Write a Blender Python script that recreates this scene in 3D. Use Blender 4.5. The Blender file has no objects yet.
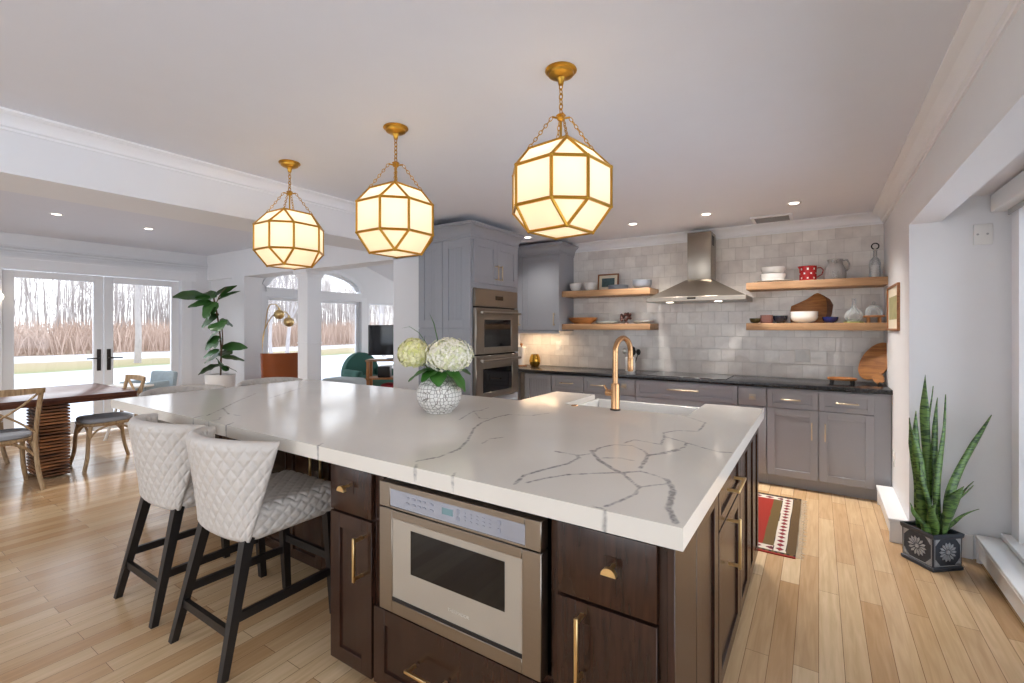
import bpy, bmesh, math, random
from math import sin, cos, pi, radians, atan2, sqrt, hypot
from mathutils import Vector, Matrix, noise

C = bpy.context.scene.collection
SC = bpy.context.scene
R = random.Random(7)

# ------------------------------------------------------------------ camera
cam = bpy.data.cameras.new('camera')
cam.sensor_width = 36.0
cam.lens = 470.0 / 1024 * 36
cam.shift_y = -14.1 / 1024
cam.clip_start = 0.05
cam.clip_end = 400
cam_o = bpy.data.objects.new('camera', cam)
C.objects.link(cam_o)
cam_o.location = (0, 0, 1.415)
cam_o.rotation_euler = (pi / 2, 0, radians(33.13))
SC.camera = cam_o

# ------------------------------------------------------------------ sky, sun, exposure
SC.view_settings.view_transform = 'Standard'
SC.view_settings.look = 'None'
SC.view_settings.gamma = 1
SC.view_settings.use_curve_mapping = False
SC.view_settings.exposure = 1.06

W = bpy.data.worlds.new('sky')
SC.world = W
W.use_nodes = True
wn = W.node_tree.nodes
wl = W.node_tree.links
wn.clear()
wo = wn.new('ShaderNodeOutputWorld')
wb = wn.new('ShaderNodeBackground')
wt = wn.new('ShaderNodeTexCoord')
ws = wn.new('ShaderNodeSeparateXYZ')
wr = wn.new('ShaderNodeValToRGB')
wr.color_ramp.elements[0].position = 0.0
wr.color_ramp.elements[0].color = (0.93, 0.96, 1.0, 1)
wr.color_ramp.elements[1].position = 0.55
wr.color_ramp.elements[1].color = (0.80, 0.89, 1.0, 1)
wl.new(wt.outputs['Generated'], ws.inputs[0])
wl.new(ws.outputs['Z'], wr.inputs[0])
wl.new(wr.outputs[0], wb.inputs['Color'])
wb.inputs['Strength'].default_value = 1.55
wl.new(wb.outputs[0], wo.inputs['Surface'])


# ------------------------------------------------------------------ materials
def lin(c):
    return tuple(((v / 255) / 12.92 if v / 255 <= 0.04045 else ((v / 255 + 0.055) / 1.055) ** 2.4) for v in c)


def newmat(name):
    m = bpy.data.materials.new(name)
    m.use_nodes = True
    nt = m.node_tree
    return m, nt, nt.nodes['Principled BSDF'], nt.nodes['Material Output']


def node(nt, t, **kw):
    n = nt.nodes.new(t)
    for k, v in kw.items():
        if k.startswith('i_'):
            n.inputs[k[2:].replace('_', ' ')].default_value = v
        else:
            setattr(n, k, v)
    return n


def mat(name, rgb, rough=0.5, metal=0.0, var=0.06, scale=8.0, bump=0.0, bscale=60.0, stretch=None, spec=None,
        coat=0.0, emit=0.0, trans=0.0, sheen=0.0):
    """principled with a little procedural tone variation and optional bump"""
    m, nt, b, o = newmat(name)
    col = lin(rgb)
    tc = node(nt, 'ShaderNodeTexCoord')
    mp = node(nt, 'ShaderNodeMapping')
    if stretch:
        mp.inputs['Scale'].default_value = stretch
    nt.links.new(tc.outputs['Object'], mp.inputs[0])
    nz = node(nt, 'ShaderNodeTexNoise', i_Scale=scale, i_Detail=4.0)
    nt.links.new(mp.outputs[0], nz.inputs['Vector'])
    mx = node(nt, 'ShaderNodeMix', data_type='RGBA')
    mx.inputs['A'].default_value = tuple(c * (1 - var) for c in col) + (1,)
    mx.inputs['B'].default_value = tuple(min(1, c * (1 + var)) for c in col) + (1,)
    nt.links.new(nz.outputs['Fac'], mx.inputs['Factor'])
    nt.links.new(mx.outputs['Result'], b.inputs['Base Color'])
    b.inputs['Roughness'].default_value = rough
    b.inputs['Metallic'].default_value = metal
    if spec is not None:
        b.inputs['Specular IOR Level'].default_value = spec
    if coat:
        b.inputs['Coat Weight'].default_value = coat
        b.inputs['Coat Roughness'].default_value = 0.15
    if trans:
        b.inputs['Transmission Weight'].default_value = trans
    if sheen:
        b.inputs['Sheen Weight'].default_value = sheen
    if emit:
        b.inputs['Emission Color'].default_value = col + (1,)
        b.inputs['Emission Strength'].default_value = emit
    if bump:
        n2 = node(nt, 'ShaderNodeTexNoise', i_Scale=bscale, i_Detail=3.0)
        nt.links.new(mp.outputs[0], n2.inputs['Vector'])
        bp = node(nt, 'ShaderNodeBump', i_Strength=bump, i_Distance=0.002)
        nt.links.new(n2.outputs['Fac'], bp.inputs['Height'])
        nt.links.new(bp.outputs[0], b.inputs['Normal'])
    return m


def wood(name, c1, c2, rough=0.45, axis='x', scale=6.0, squeeze=14.0, bump=0.15):
    m, nt, b, o = newmat(name)
    tc = node(nt, 'ShaderNodeTexCoord')
    mp = node(nt, 'ShaderNodeMapping')
    s = [squeeze] * 3
    s['xyz'.index(axis)] = 1.0
    mp.inputs['Scale'].default_value = s
    nt.links.new(tc.outputs['Object'], mp.inputs[0])
    nz = node(nt, 'ShaderNodeTexNoise', i_Scale=scale, i_Detail=8.0, i_Distortion=0.8)
    nt.links.new(mp.outputs[0], nz.inputs['Vector'])
    cr = node(nt, 'ShaderNodeValToRGB')
    cr.color_ramp.elements[0].position = 0.32
    cr.color_ramp.elements[1].position = 0.68
    cr.color_ramp.elements[0].color = lin(c1) + (1,)
    cr.color_ramp.elements[1].color = lin(c2) + (1,)
    nt.links.new(nz.outputs['Fac'], cr.inputs[0])
    nt.links.new(cr.outputs[0], b.inputs['Base Color'])
    b.inputs['Roughness'].default_value = rough
    bp = node(nt, 'ShaderNodeBump', i_Strength=bump, i_Distance=0.001)
    nt.links.new(nz.outputs['Fac'], bp.inputs['Height'])
    nt.links.new(bp.outputs[0], b.inputs['Normal'])
    return m


def m_floor():
    m, nt, b, o = newmat('oak_floorboards')
    tc = node(nt, 'ShaderNodeTexCoord')
    sx = node(nt, 'ShaderNodeSeparateXYZ')
    nt.links.new(tc.outputs['Object'], sx.inputs[0])
    cb = node(nt, 'ShaderNodeCombineXYZ')
    nt.links.new(sx.outputs['Y'], cb.inputs['X'])
    nt.links.new(sx.outputs['X'], cb.inputs['Y'])
    br = node(nt, 'ShaderNodeTexBrick', offset=0.37, offset_frequency=2)
    br.inputs['Scale'].default_value = 1.0
    br.inputs['Brick Width'].default_value = 1.15
    br.inputs['Row Height'].default_value = 0.09
    br.inputs['Mortar Size'].default_value = 0.0011
    br.inputs['Mortar Smooth'].default_value = 0.2
    br.inputs['Color1'].default_value = lin((230, 201, 162)) + (1,)
    br.inputs['Color2'].default_value = lin((200, 160, 116)) + (1,)
    br.inputs['Mortar'].default_value = lin((120, 84, 54)) + (1,)
    nt.links.new(cb.outputs[0], br.inputs['Vector'])
    mp = node(nt, 'ShaderNodeMapping')
    mp.inputs['Scale'].default_value = (1.2, 16, 1)
    nt.links.new(cb.outputs[0], mp.inputs[0])
    nz = node(nt, 'ShaderNodeTexNoise', i_Scale=3.0, i_Detail=8.0, i_Distortion=0.6)
    nt.links.new(mp.outputs[0], nz.inputs['Vector'])
    cr = node(nt, 'ShaderNodeValToRGB')
    cr.color_ramp.elements[0].position = 0.25
    cr.color_ramp.elements[0].color = (0.80, 0.76, 0.70, 1)
    cr.color_ramp.elements[1].position = 0.7
    cr.color_ramp.elements[1].color = (1, 1, 1, 1)
    nt.links.new(nz.outputs['Fac'], cr.inputs[0])
    mx = node(nt, 'ShaderNodeMix', data_type='RGBA', blend_type='MULTIPLY')
    mx.inputs['Factor'].default_value = 1.0
    nt.links.new(br.outputs['Color'], mx.inputs['A'])
    nt.links.new(cr.outputs[0], mx.inputs['B'])
    nt.links.new(mx.outputs['Result'], b.inputs['Base Color'])
    b.inputs['Roughness'].default_value = 0.22
    bp = node(nt, 'ShaderNodeBump', i_Strength=0.12, i_Distance=0.002)
    nt.links.new(br.outputs['Fac'], bp.inputs['Height'])
    bp.invert = True
    nt.links.new(bp.outputs[0], b.inputs['Normal'])
    return m


def m_tile():
    m, nt, b, o = newmat('glazed_square_tile')
    tc = node(nt, 'ShaderNodeTexCoord')
    sx = node(nt, 'ShaderNodeSeparateXYZ')
    nt.links.new(tc.outputs['Object'], sx.inputs[0])
    cb = node(nt, 'ShaderNodeCombineXYZ')
    nt.links.new(sx.outputs['X'], cb.inputs['X'])
    nt.links.new(sx.outputs['Z'], cb.inputs['Y'])
    br = node(nt, 'ShaderNodeTexBrick', offset=0.5, offset_frequency=2)
    br.inputs['Scale'].default_value = 1.0
    br.inputs['Brick Width'].default_value = 0.132
    br.inputs['Row Height'].default_value = 0.132
    br.inputs['Mortar Size'].default_value = 0.0016
    br.inputs['Mortar Smooth'].default_value = 0.3
    br.inputs['Color1'].default_value = lin((247, 243, 237)) + (1,)
    br.inputs['Color2'].default_value = lin((229, 222, 216)) + (1,)
    br.inputs['Mortar'].default_value = lin((222, 217, 211)) + (1,)
    nt.links.new(cb.outputs[0], br.inputs['Vector'])
    nz = node(nt, 'ShaderNodeTexNoise', i_Scale=9.0, i_Detail=5.0)
    nt.links.new(cb.outputs[0], nz.inputs['Vector'])
    cr = node(nt, 'ShaderNodeValToRGB')
    cr.color_ramp.elements[0].position = 0.3
    cr.color_ramp.elements[0].color = (0.86, 0.85, 0.85, 1)
    cr.color_ramp.elements[1].position = 0.65
    cr.color_ramp.elements[1].color = (1, 1, 1, 1)
    nt.links.new(nz.outputs['Fac'], cr.inputs[0])
    mx = node(nt, 'ShaderNodeMix', data_type='RGBA', blend_type='MULTIPLY')
    mx.inputs['Factor'].default_value = 1.0
    nt.links.new(br.outputs['Color'], mx.inputs['A'])
    nt.links.new(cr.outputs[0], mx.inputs['B'])
    nt.links.new(mx.outputs['Result'], b.inputs['Base Color'])
    b.inputs['Roughness'].default_value = 0.09
    n2 = node(nt, 'ShaderNodeTexNoise', i_Scale=14.0, i_Detail=2.0)
    nt.links.new(cb.outputs[0], n2.inputs['Vector'])
    ml = node(nt, 'ShaderNodeMath', operation='MULTIPLY')
    ml.inputs[1].default_value = -0.7
    nt.links.new(br.outputs['Fac'], ml.inputs[0])
    ad = node(nt, 'ShaderNodeMath', operation='ADD')
    nt.links.new(n2.outputs['Fac'], ad.inputs[0])
    nt.links.new(ml.outputs[0], ad.inputs[1])
    bp = node(nt, 'ShaderNodeBump', i_Strength=0.8, i_Distance=0.005)
    nt.links.new(ad.outputs[0], bp.inputs['Height'])
    nt.links.new(bp.outputs[0], b.inputs['Normal'])
    return m


def m_quartz():
    m, nt, b, o = newmat('veined_white_quartz')
    at = node(nt, 'ShaderNodeAttribute', attribute_name='vein')
    tc = node(nt, 'ShaderNodeTexCoord')
    nz = node(nt, 'ShaderNodeTexNoise', i_Scale=26.0, i_Detail=4.0)
    nt.links.new(tc.outputs['Object'], nz.inputs['Vector'])
    ma = node(nt, 'ShaderNodeMath', operation='MULTIPLY_ADD')
    ma.inputs[1].default_value = 0.016
    nt.links.new(nz.outputs['Fac'], ma.inputs[0])
    nt.links.new(at.outputs['Fac'], ma.inputs[2])
    cr = node(nt, 'ShaderNodeMapRange', interpolation_type='SMOOTHSTEP')
    cr.inputs['From Min'].default_value = 0.0065
    cr.inputs['From Max'].default_value = 0.0145
    cr.inputs['To Min'].default_value = 0.85
    cr.inputs['To Max'].default_value = 0.0
    nt.links.new(ma.outputs[0], cr.inputs['Value'])
    n2 = node(nt, 'ShaderNodeTexNoise', i_Scale=60.0, i_Detail=2.0)
    nt.links.new(tc.outputs['Object'], n2.inputs['Vector'])
    m2 = node(nt, 'ShaderNodeMapRange')
    m2.inputs['From Min'].default_value = 0.3
    m2.inputs['From Max'].default_value = 0.6
    m2.inputs['To Min'].default_value = 0.45
    nt.links.new(n2.outputs['Fac'], m2.inputs['Value'])
    mm = node(nt, 'ShaderNodeMath', operation='MULTIPLY')
    nt.links.new(cr.outputs[0], mm.inputs[0])
    nt.links.new(m2.outputs[0], mm.inputs[1])
    n3 = node(nt, 'ShaderNodeTexNoise', i_Scale=2.5, i_Detail=3.0)
    nt.links.new(tc.outputs['Object'], n3.inputs['Vector'])
    base = node(nt, 'ShaderNodeMix', data_type='RGBA')
    base.inputs['A'].default_value = lin((226, 220, 210)) + (1,)
    base.inputs['B'].default_value = lin((240, 235, 226)) + (1,)
    nt.links.new(n3.outputs['Fac'], base.inputs['Factor'])
    mx = node(nt, 'ShaderNodeMix', data_type='RGBA')
    mx.inputs['B'].default_value = lin((120, 118, 120)) + (1,)
    nt.links.new(base.outputs['Result'], mx.inputs['A'])
    nt.links.new(mm.outputs[0], mx.inputs['Factor'])
    nt.links.new(mx.outputs['Result'], b.inputs['Base Color'])
    b.inputs['Roughness'].default_value = 0.12
    return m


def m_glass(name, tint=(1, 1, 1), gloss=0.08):
    """thin clear pane"""
    m, nt, b, o = newmat(name)
    nt.nodes.remove(b)
    tr = node(nt, 'ShaderNodeBsdfTransparent')
    tr.inputs[0].default_value = tint + (1,)
    gl = node(nt, 'ShaderNodeBsdfGlossy', i_Roughness=0.02)
    fr = node(nt, 'ShaderNodeFresnel', i_IOR=1.35)
    ms = node(nt, 'ShaderNodeMixShader')
    nt.links.new(fr.outputs[0], ms.inputs[0])
    nt.links.new(tr.outputs[0], ms.inputs[1])
    nt.links.new(gl.outputs[0], ms.inputs[2])
    nt.links.new(ms.outputs[0], o.inputs['Surface'])
    return m


def m_vessel(name, tint, amount=0.55):
    """household glass: part clear, part reflecting"""
    m, nt, b, o = newmat(name)
    b.inputs['Base Color'].default_value = lin(tint) + (1,)
    b.inputs['Roughness'].default_value = 0.06
    tr = node(nt, 'ShaderNodeBsdfTransparent')
    lw = node(nt, 'ShaderNodeLayerWeight', i_Blend=0.45)
    mr = node(nt, 'ShaderNodeMapRange')
    mr.inputs['To Min'].default_value = amount
    mr.inputs['To Max'].default_value = 1.0
    nt.links.new(lw.outputs['Facing'], mr.inputs['Value'])
    ms = node(nt, 'ShaderNodeMixShader')
    nt.links.new(mr.outputs[0], ms.inputs[0])
    nt.links.new(tr.outputs[0], ms.inputs[1])
    nt.links.new(b.outputs[0], ms.inputs[2])
    nt.links.new(ms.outputs[0], o.inputs['Surface'])
    return m


def m_lampglass():
    m, nt, b, o = newmat('frosted_lantern_glass')
    nt.nodes.remove(b)
    tl = node(nt, 'ShaderNodeBsdfTranslucent')
    tl.inputs[0].default_value = lin((250, 246, 238)) + (1,)
    df = node(nt, 'ShaderNodeBsdfDiffuse')
    df.inputs[0].default_value = lin((250, 240, 222)) + (1,)
    ms = node(nt, 'ShaderNodeMixShader')
    ms.inputs[0].default_value = 0.35
    em = node(nt, 'ShaderNodeEmission', i_Strength=0.03)
    em.inputs[0].default_value = lin((255, 232, 196)) + (1,)
    ad = node(nt, 'ShaderNodeAddShader')
    nz = node(nt, 'ShaderNodeTexNoise', i_Scale=30.0)
    nt.links.new(tl.outputs[0], ms.inputs[1])
    nt.links.new(df.outputs[0], ms.inputs[2])
    nt.links.new(ms.outputs[0], ad.inputs[0])
    nt.links.new(em.outputs[0], ad.inputs[1])
    nt.links.new(ad.outputs[0], o.inputs['Surface'])
    return m


def m_emit(name, rgb, s):
    m, nt, b, o = newmat(name)
    nt.nodes.remove(b)
    em = node(nt, 'ShaderNodeEmission', i_Strength=s)
    em.inputs[0].default_value = lin(rgb) + (1,)
    nt.links.new(em.outputs[0], o.inputs['Surface'])
    return m


def m_attr(name, rough=0.8, bump=0.0, bscale=300.0):
    """colour comes from the mesh's own pattern colours"""
    m, nt, b, o = newmat(name)
    at = node(nt, 'ShaderNodeAttribute', attribute_name='pattern')
    tc = node(nt, 'ShaderNodeTexCoord')
    nz = node(nt, 'ShaderNodeTexNoise', i_Scale=bscale, i_Detail=2.0)
    nt.links.new(tc.outputs['Object'], nz.inputs['Vector'])
    mr = node(nt, 'ShaderNodeMapRange')
    mr.inputs['To Min'].default_value = 0.8
    mr.inputs['To Max'].default_value = 1.15
    nt.links.new(nz.outputs['Fac'], mr.inputs['Value'])
    mx = node(nt, 'ShaderNodeMix', data_type='RGBA', blend_type='MULTIPLY')
    mx.inputs['Factor'].default_value = 1.0
    nt.links.new(at.outputs['Color'], mx.inputs['A'])
    nt.links.new(mr.outputs[0], mx.inputs['B'])
    nt.links.new(mx.outputs['Result'], b.inputs['Base Color'])
    b.inputs['Roughness'].default_value = rough
    if bump:
        bp = node(nt, 'ShaderNodeBump', i_Strength=bump, i_Distance=0.003)
        nt.links.new(nz.outputs['Fac'], bp.inputs['Height'])
        nt.links.new(bp.outputs[0], b.inputs['Normal'])
    return m


def m_pebble():
    m, nt, b, o = newmat('white_pebbled_ceramic')
    tc = node(nt, 'ShaderNodeTexCoord')
    vo = node(nt, 'ShaderNodeTexVoronoi', feature='DISTANCE_TO_EDGE', i_Scale=56.0, i_Randomness=0.4)
    nt.links.new(tc.outputs['Object'], vo.inputs['Vector'])
    cr = node(nt, 'ShaderNodeValToRGB')
    cr.color_ramp.elements[0].position = 0.03
    cr.color_ramp.elements[0].color = lin((140, 134, 128)) + (1,)
    cr.color_ramp.elements[1].position = 0.10
    cr.color_ramp.elements[1].color = lin((240, 238, 234)) + (1,)
    nt.links.new(vo.outputs['Distance'], cr.inputs[0])
    nt.links.new(cr.outputs[0], b.inputs['Base Color'])
    b.inputs['Roughness'].default_value = 0.3
    bp = node(nt, 'ShaderNodeBump', i_Strength=0.9, i_Distance=0.006)
    nt.links.new(vo.outputs['Distance'], bp.inputs['Height'])
    nt.links.new(bp.outputs[0], b.inputs['Normal'])
    return m


def m_snake():
    m, nt, b, o = newmat('banded_snake_plant_leaf')
    tc = node(nt, 'ShaderNodeTexCoord')
    mp = node(nt, 'ShaderNodeMapping')
    mp.inputs['Scale'].default_value = (14, 14, 55)
    nt.links.new(tc.outputs['Object'], mp.inputs[0])
    nz = node(nt, 'ShaderNodeTexNoise', i_Scale=1.0, i_Detail=3.0, i_Distortion=1.2)
    nt.links.new(mp.outputs[0], nz.inputs['Vector'])
    cr = node(nt, 'ShaderNodeValToRGB')
    cr.color_ramp.elements[0].position = 0.40
    cr.color_ramp.elements[0].color = lin((32, 62, 24)) + (1,)
    cr.color_ramp.elements[1].position = 0.56
    cr.color_ramp.elements[1].color = lin((98, 130, 62)) + (1,)
    nt.links.new(nz.outputs['Fac'], cr.inputs[0])
    nt.links.new(cr.outputs[0], b.inputs['Base Color'])
    b.inputs['Roughness'].default_value = 0.4
    return m


def m_ground():
    m, nt, b, o = newmat('snowy_winter_lawn')
    tc = node(nt, 'ShaderNodeTexCoord')
    sx = node(nt, 'ShaderNodeSeparateXYZ')
    nt.links.new(tc.outputs['Object'], sx.inputs[0])
    mp = node(nt, 'ShaderNodeMapping')
    mp.inputs['Scale'].default_value = (0.22, 0.05, 1)
    nt.links.new(tc.outputs['Object'], mp.inputs[0])
    nz = node(nt, 'ShaderNodeTexNoise', i_Scale=1.0, i_Detail=5.0)
    nt.links.new(mp.outputs[0], nz.inputs['Vector'])
    # distance from the house with a wandering edge
    ma = node(nt, 'ShaderNodeMath', operation='MULTIPLY_ADD')
    ma.inputs[1].default_value = 9.0
    nt.links.new(nz.outputs['Fac'], ma.inputs[0])
    nt.links.new(sx.outputs['X'], ma.inputs[2])
    mr = node(nt, 'ShaderNodeMapRange')
    mr.inputs['From Min'].default_value = -45.0
    mr.inputs['From Max'].default_value = -5.0
    nt.links.new(ma.outputs[0], mr.inputs['Value'])
    cr = node(nt, 'ShaderNodeValToRGB')
    e = cr.color_ramp.elements
    e[0].position = 0.0
    e[0].color = lin((140, 120, 104)) + (1,)
    e[1].position = 0.30
    e[1].color = lin((146, 126, 104)) + (1,)
    for p, c in ((0.36, (196, 198, 206)), (0.44, (196, 198, 206)), (0.47, (152, 136, 108)), (0.56, (150, 134, 100)),
                 (0.60, (140, 130, 90)), (0.635, (124, 126, 80)), (0.67, (196, 200, 210)), (1.0, (198, 202, 212))):
        q = e.new(p)
        q.color = lin(c) + (1,)
    nt.links.new(mr.outputs[0], cr.inputs[0])
    nt.links.new(cr.outputs[0], b.inputs['Base Color'])
    b.inputs['Roughness'].default_value = 0.8
    return m


M = dict(
    wall=mat('white_wall_paint', (238, 238, 240), 0.6, var=0.015),
    grey_wall=mat('pale_grey_wall_paint', (224, 228, 232), 0.6, var=0.015),
    ceil=mat('ceiling_paint', (230, 232, 240), 0.7, var=0.015),
    trim=mat('white_trim_paint', (244, 244, 246), 0.35, var=0.01),
    floor=m_floor(), tile=m_tile(), quartz=m_quartz(),
    espresso=wood('espresso_stained_maple', (42, 24, 17), (60, 36, 25), 0.26, 'z', 5, 10, 0.05),
    dark=mat('dark_recess', (22, 15, 12), 0.6),
    grey=mat('grey_cabinet_paint', (155, 157, 163), 0.42, var=0.02),
    black_stone=mat('honed_black_granite', (30, 30, 33), 0.22, var=0.25, scale=90),
    black_glass=mat('black_glass', (12, 12, 14), 0.05, var=0.02),
    cooktop=mat('ceramic_cooktop_glass', (20, 18, 18), 0.08, var=0.05),
    steel=mat('brushed_stainless_steel', (158, 149, 138), 0.28, 1.0, var=0.05, scale=3, stretch=(1, 1, 60), bump=0.04, bscale=40),
    silver_glass=mat('silver_backed_glass', (186, 178, 166), 0.12, 0.35, var=0.02),
    panel_glass=mat('control_glass', (168, 172, 184), 0.12, 0.3, var=0.02),
    lcd=m_emit('lit_display', (150, 180, 186), 0.3),
    bronze_lcd=mat('dark_display', (40, 24, 14), 0.2),
    brass=mat('satin_brass', (236, 204, 146), 0.28, 1.0, var=0.05),
    lamp_brass=mat('aged_lantern_brass', (200, 152, 62), 0.3, 1.0, var=0.10, scale=30),
    rosegold=mat('brushed_champagne_bronze', (206, 160, 116), 0.25, 1.0, var=0.04),
    nickel=mat('satin_nickel', (196, 190, 180), 0.3, 1.0, var=0.03),
    lamp_glass=m_lampglass(), bulb=m_emit('glowing_bulb', (255, 226, 176), 5.0),
    down=m_emit('downlight_lens', (255, 240, 222), 4.0),
    pane=m_glass('window_glass'),
    leather=mat('pale_quilted_leather', (204, 198, 192), 0.42, var=0.03, bump=0.08, bscale=250),
    blackwood=mat('black_stained_wood', (28, 24, 23), 0.4, var=0.15),
    oak=wood('pale_oak_shelf', (144, 108, 74), (174, 136, 100), 0.5, 'x', 4, 12),
    acacia=wood('brown_acacia_board', (134, 84, 42), (184, 124, 68), 0.45, 'x', 5, 8),
    weathered=wood('weathered_oak_chair', (150, 120, 86), (202, 174, 136), 0.55, 'z', 6, 10),
    walnut=wood('dark_walnut_tabletop', (66, 36, 28), (110, 66, 48), 0.25, 'y', 4, 9, 0.05),
    slat_dark=wood('reclaimed_slat', (64, 38, 28), (176, 118, 74), 0.5, 'z', 14, 0.15),
    cushion=mat('grey_linen_cushion', (164, 168, 176), 0.85, var=0.06, bump=0.2, bscale=300),
    white_ceramic=mat('white_glazed_ceramic', (236, 234, 230), 0.25, var=0.01),
    planter_white=mat('matte_white_planter', (232, 230, 228), 0.5, var=0.02),
    grey_ceramic=mat('blue_grey_stoneware', (140, 146, 156), 0.35, var=0.06),
    pale_ceramic=mat('pale_green_glassware', (186, 192, 190), 0.18, var=0.04),
    red_enamel=m_attr('red_dotted_enamel', 0.2),
    blue_ceramic=mat('cobalt_blue_glaze', (24, 34, 96), 0.15, var=0.15),
    dark_ceramic=mat('dark_blue_black_glaze', (24, 28, 42), 0.18, var=0.2),
    brown_ceramic=mat('red_brown_stoneware', (96, 52, 38), 0.3, var=0.2),
    olive_ceramic=mat('olive_black_glaze', (70, 62, 34), 0.25, var=0.3),
    deco=mat('dark_red_brown_resin', (74, 38, 28), 0.4, var=0.4, scale=40),
    vessel=m_vessel('clear_glassware', (214, 218, 220), 0.10),
    ribbed=m_vessel('smoky_pressed_glass', (190, 186, 184), 0.40),
    green_glass=mat('green_felt_coaster', (140, 150, 70), 0.6),
    pebble=m_pebble(), petal=m_attr('hydrangea_petals', 0.6, 0.0, 120.0),
    stem=mat('green_stem', (84, 112, 50), 0.5),
    leaf=mat('hydrangea_leaf', (62, 116, 44), 0.4, var=0.25, scale=30),
    grass=mat('blade_grass', (74, 110, 56), 0.5),
    fig=mat('fiddle_leaf', (48, 88, 38), 0.35, var=0.3, scale=14),
    trunk=mat('brown_plant_stem', (98, 74, 54), 0.7, var=0.2),
    snake=m_snake(), soil=mat('potting_soil', (58, 44, 34), 0.9, var=0.3, scale=60),
    planter=mat('dark_pewter_planter', (66, 72, 82), 0.45, 0.3, var=0.25, scale=40),
    planter_hi=mat('silvered_relief', (176, 180, 186), 0.5, 0.2, var=0.15, scale=60),
    rug=m_attr('woven_kilim_wool', 0.95, 0.3, 500.0), fringe=mat('cream_wool_fringe', (220, 208, 188), 0.9),
    white_plastic=mat('white_plastic', (236, 235, 232), 0.4, var=0.01),
    plate_grey=mat('grey_switch_slot', (178, 178, 178), 0.5),
    bronze=mat('dark_bronze', (54, 48, 46), 0.4, 0.6),
    gold=mat('polished_gold_glass', (214, 164, 70), 0.18, 1.0),
    paper=mat('paper_towel', (238, 234, 228), 0.9, bump=0.2, bscale=150),
    tan_leather=mat('cognac_leather', (138, 70, 28), 0.42, var=0.12, bump=0.1, bscale=200),
    teal=mat('teal_green_upholstery', (64, 112, 100), 0.85, var=0.1, bump=0.2, bscale=200),
    sofa=mat('pale_grey_upholstery', (190, 196, 196), 0.9, bump=0.2, bscale=200),
    pink=mat('dusty_rose_velvet', (196, 160, 156), 0.85),
    pine=wood('honey_pine', (150, 96, 50), (190, 130, 76), 0.5, 'z', 5, 10),
    red_cloth=mat('red_patterned_cloth', (150, 36, 48), 0.8, var=0.5, scale=40),
    book=mat('book_covers', (210, 210, 214), 0.7, var=0.3, scale=50),
    hc_grey=mat('blue_grey_padding', (160, 176, 186), 0.6, var=0.2, scale=20),
    picture=mat('print_landscape', (70, 96, 98), 0.6, var=0.7, scale=26),
    picture2=mat('print_botanical', (170, 164, 120), 0.6, var=0.4, scale=14),
    mount=mat('cream_mount_board', (236, 226, 204), 0.7),
    frame_wood=wood('chestnut_frame', (128, 78, 38), (168, 110, 62), 0.4, 'x', 6, 8),
    bark=mat('grey_brown_bark', (172, 164, 162), 0.9, var=0.25, scale=6),
    thicket=mat('reddish_twigs', (176, 152, 138), 0.9, var=0.22, scale=0.25),
    ground=m_ground(),
    letter=mat('pale_printed_mark', (200, 193, 182), 0.4),
    icon=mat('grey_printed_mark', (136, 140, 154), 0.5),
    warm_strip=m_emit('under_cabinet_strip', (255, 206, 150), 3.0),
    tv=mat('switched_off_screen', (14, 18, 24), 0.08),
    sconce=m_emit('sconce_globe', (255, 236, 210), 2.5),
)


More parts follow.
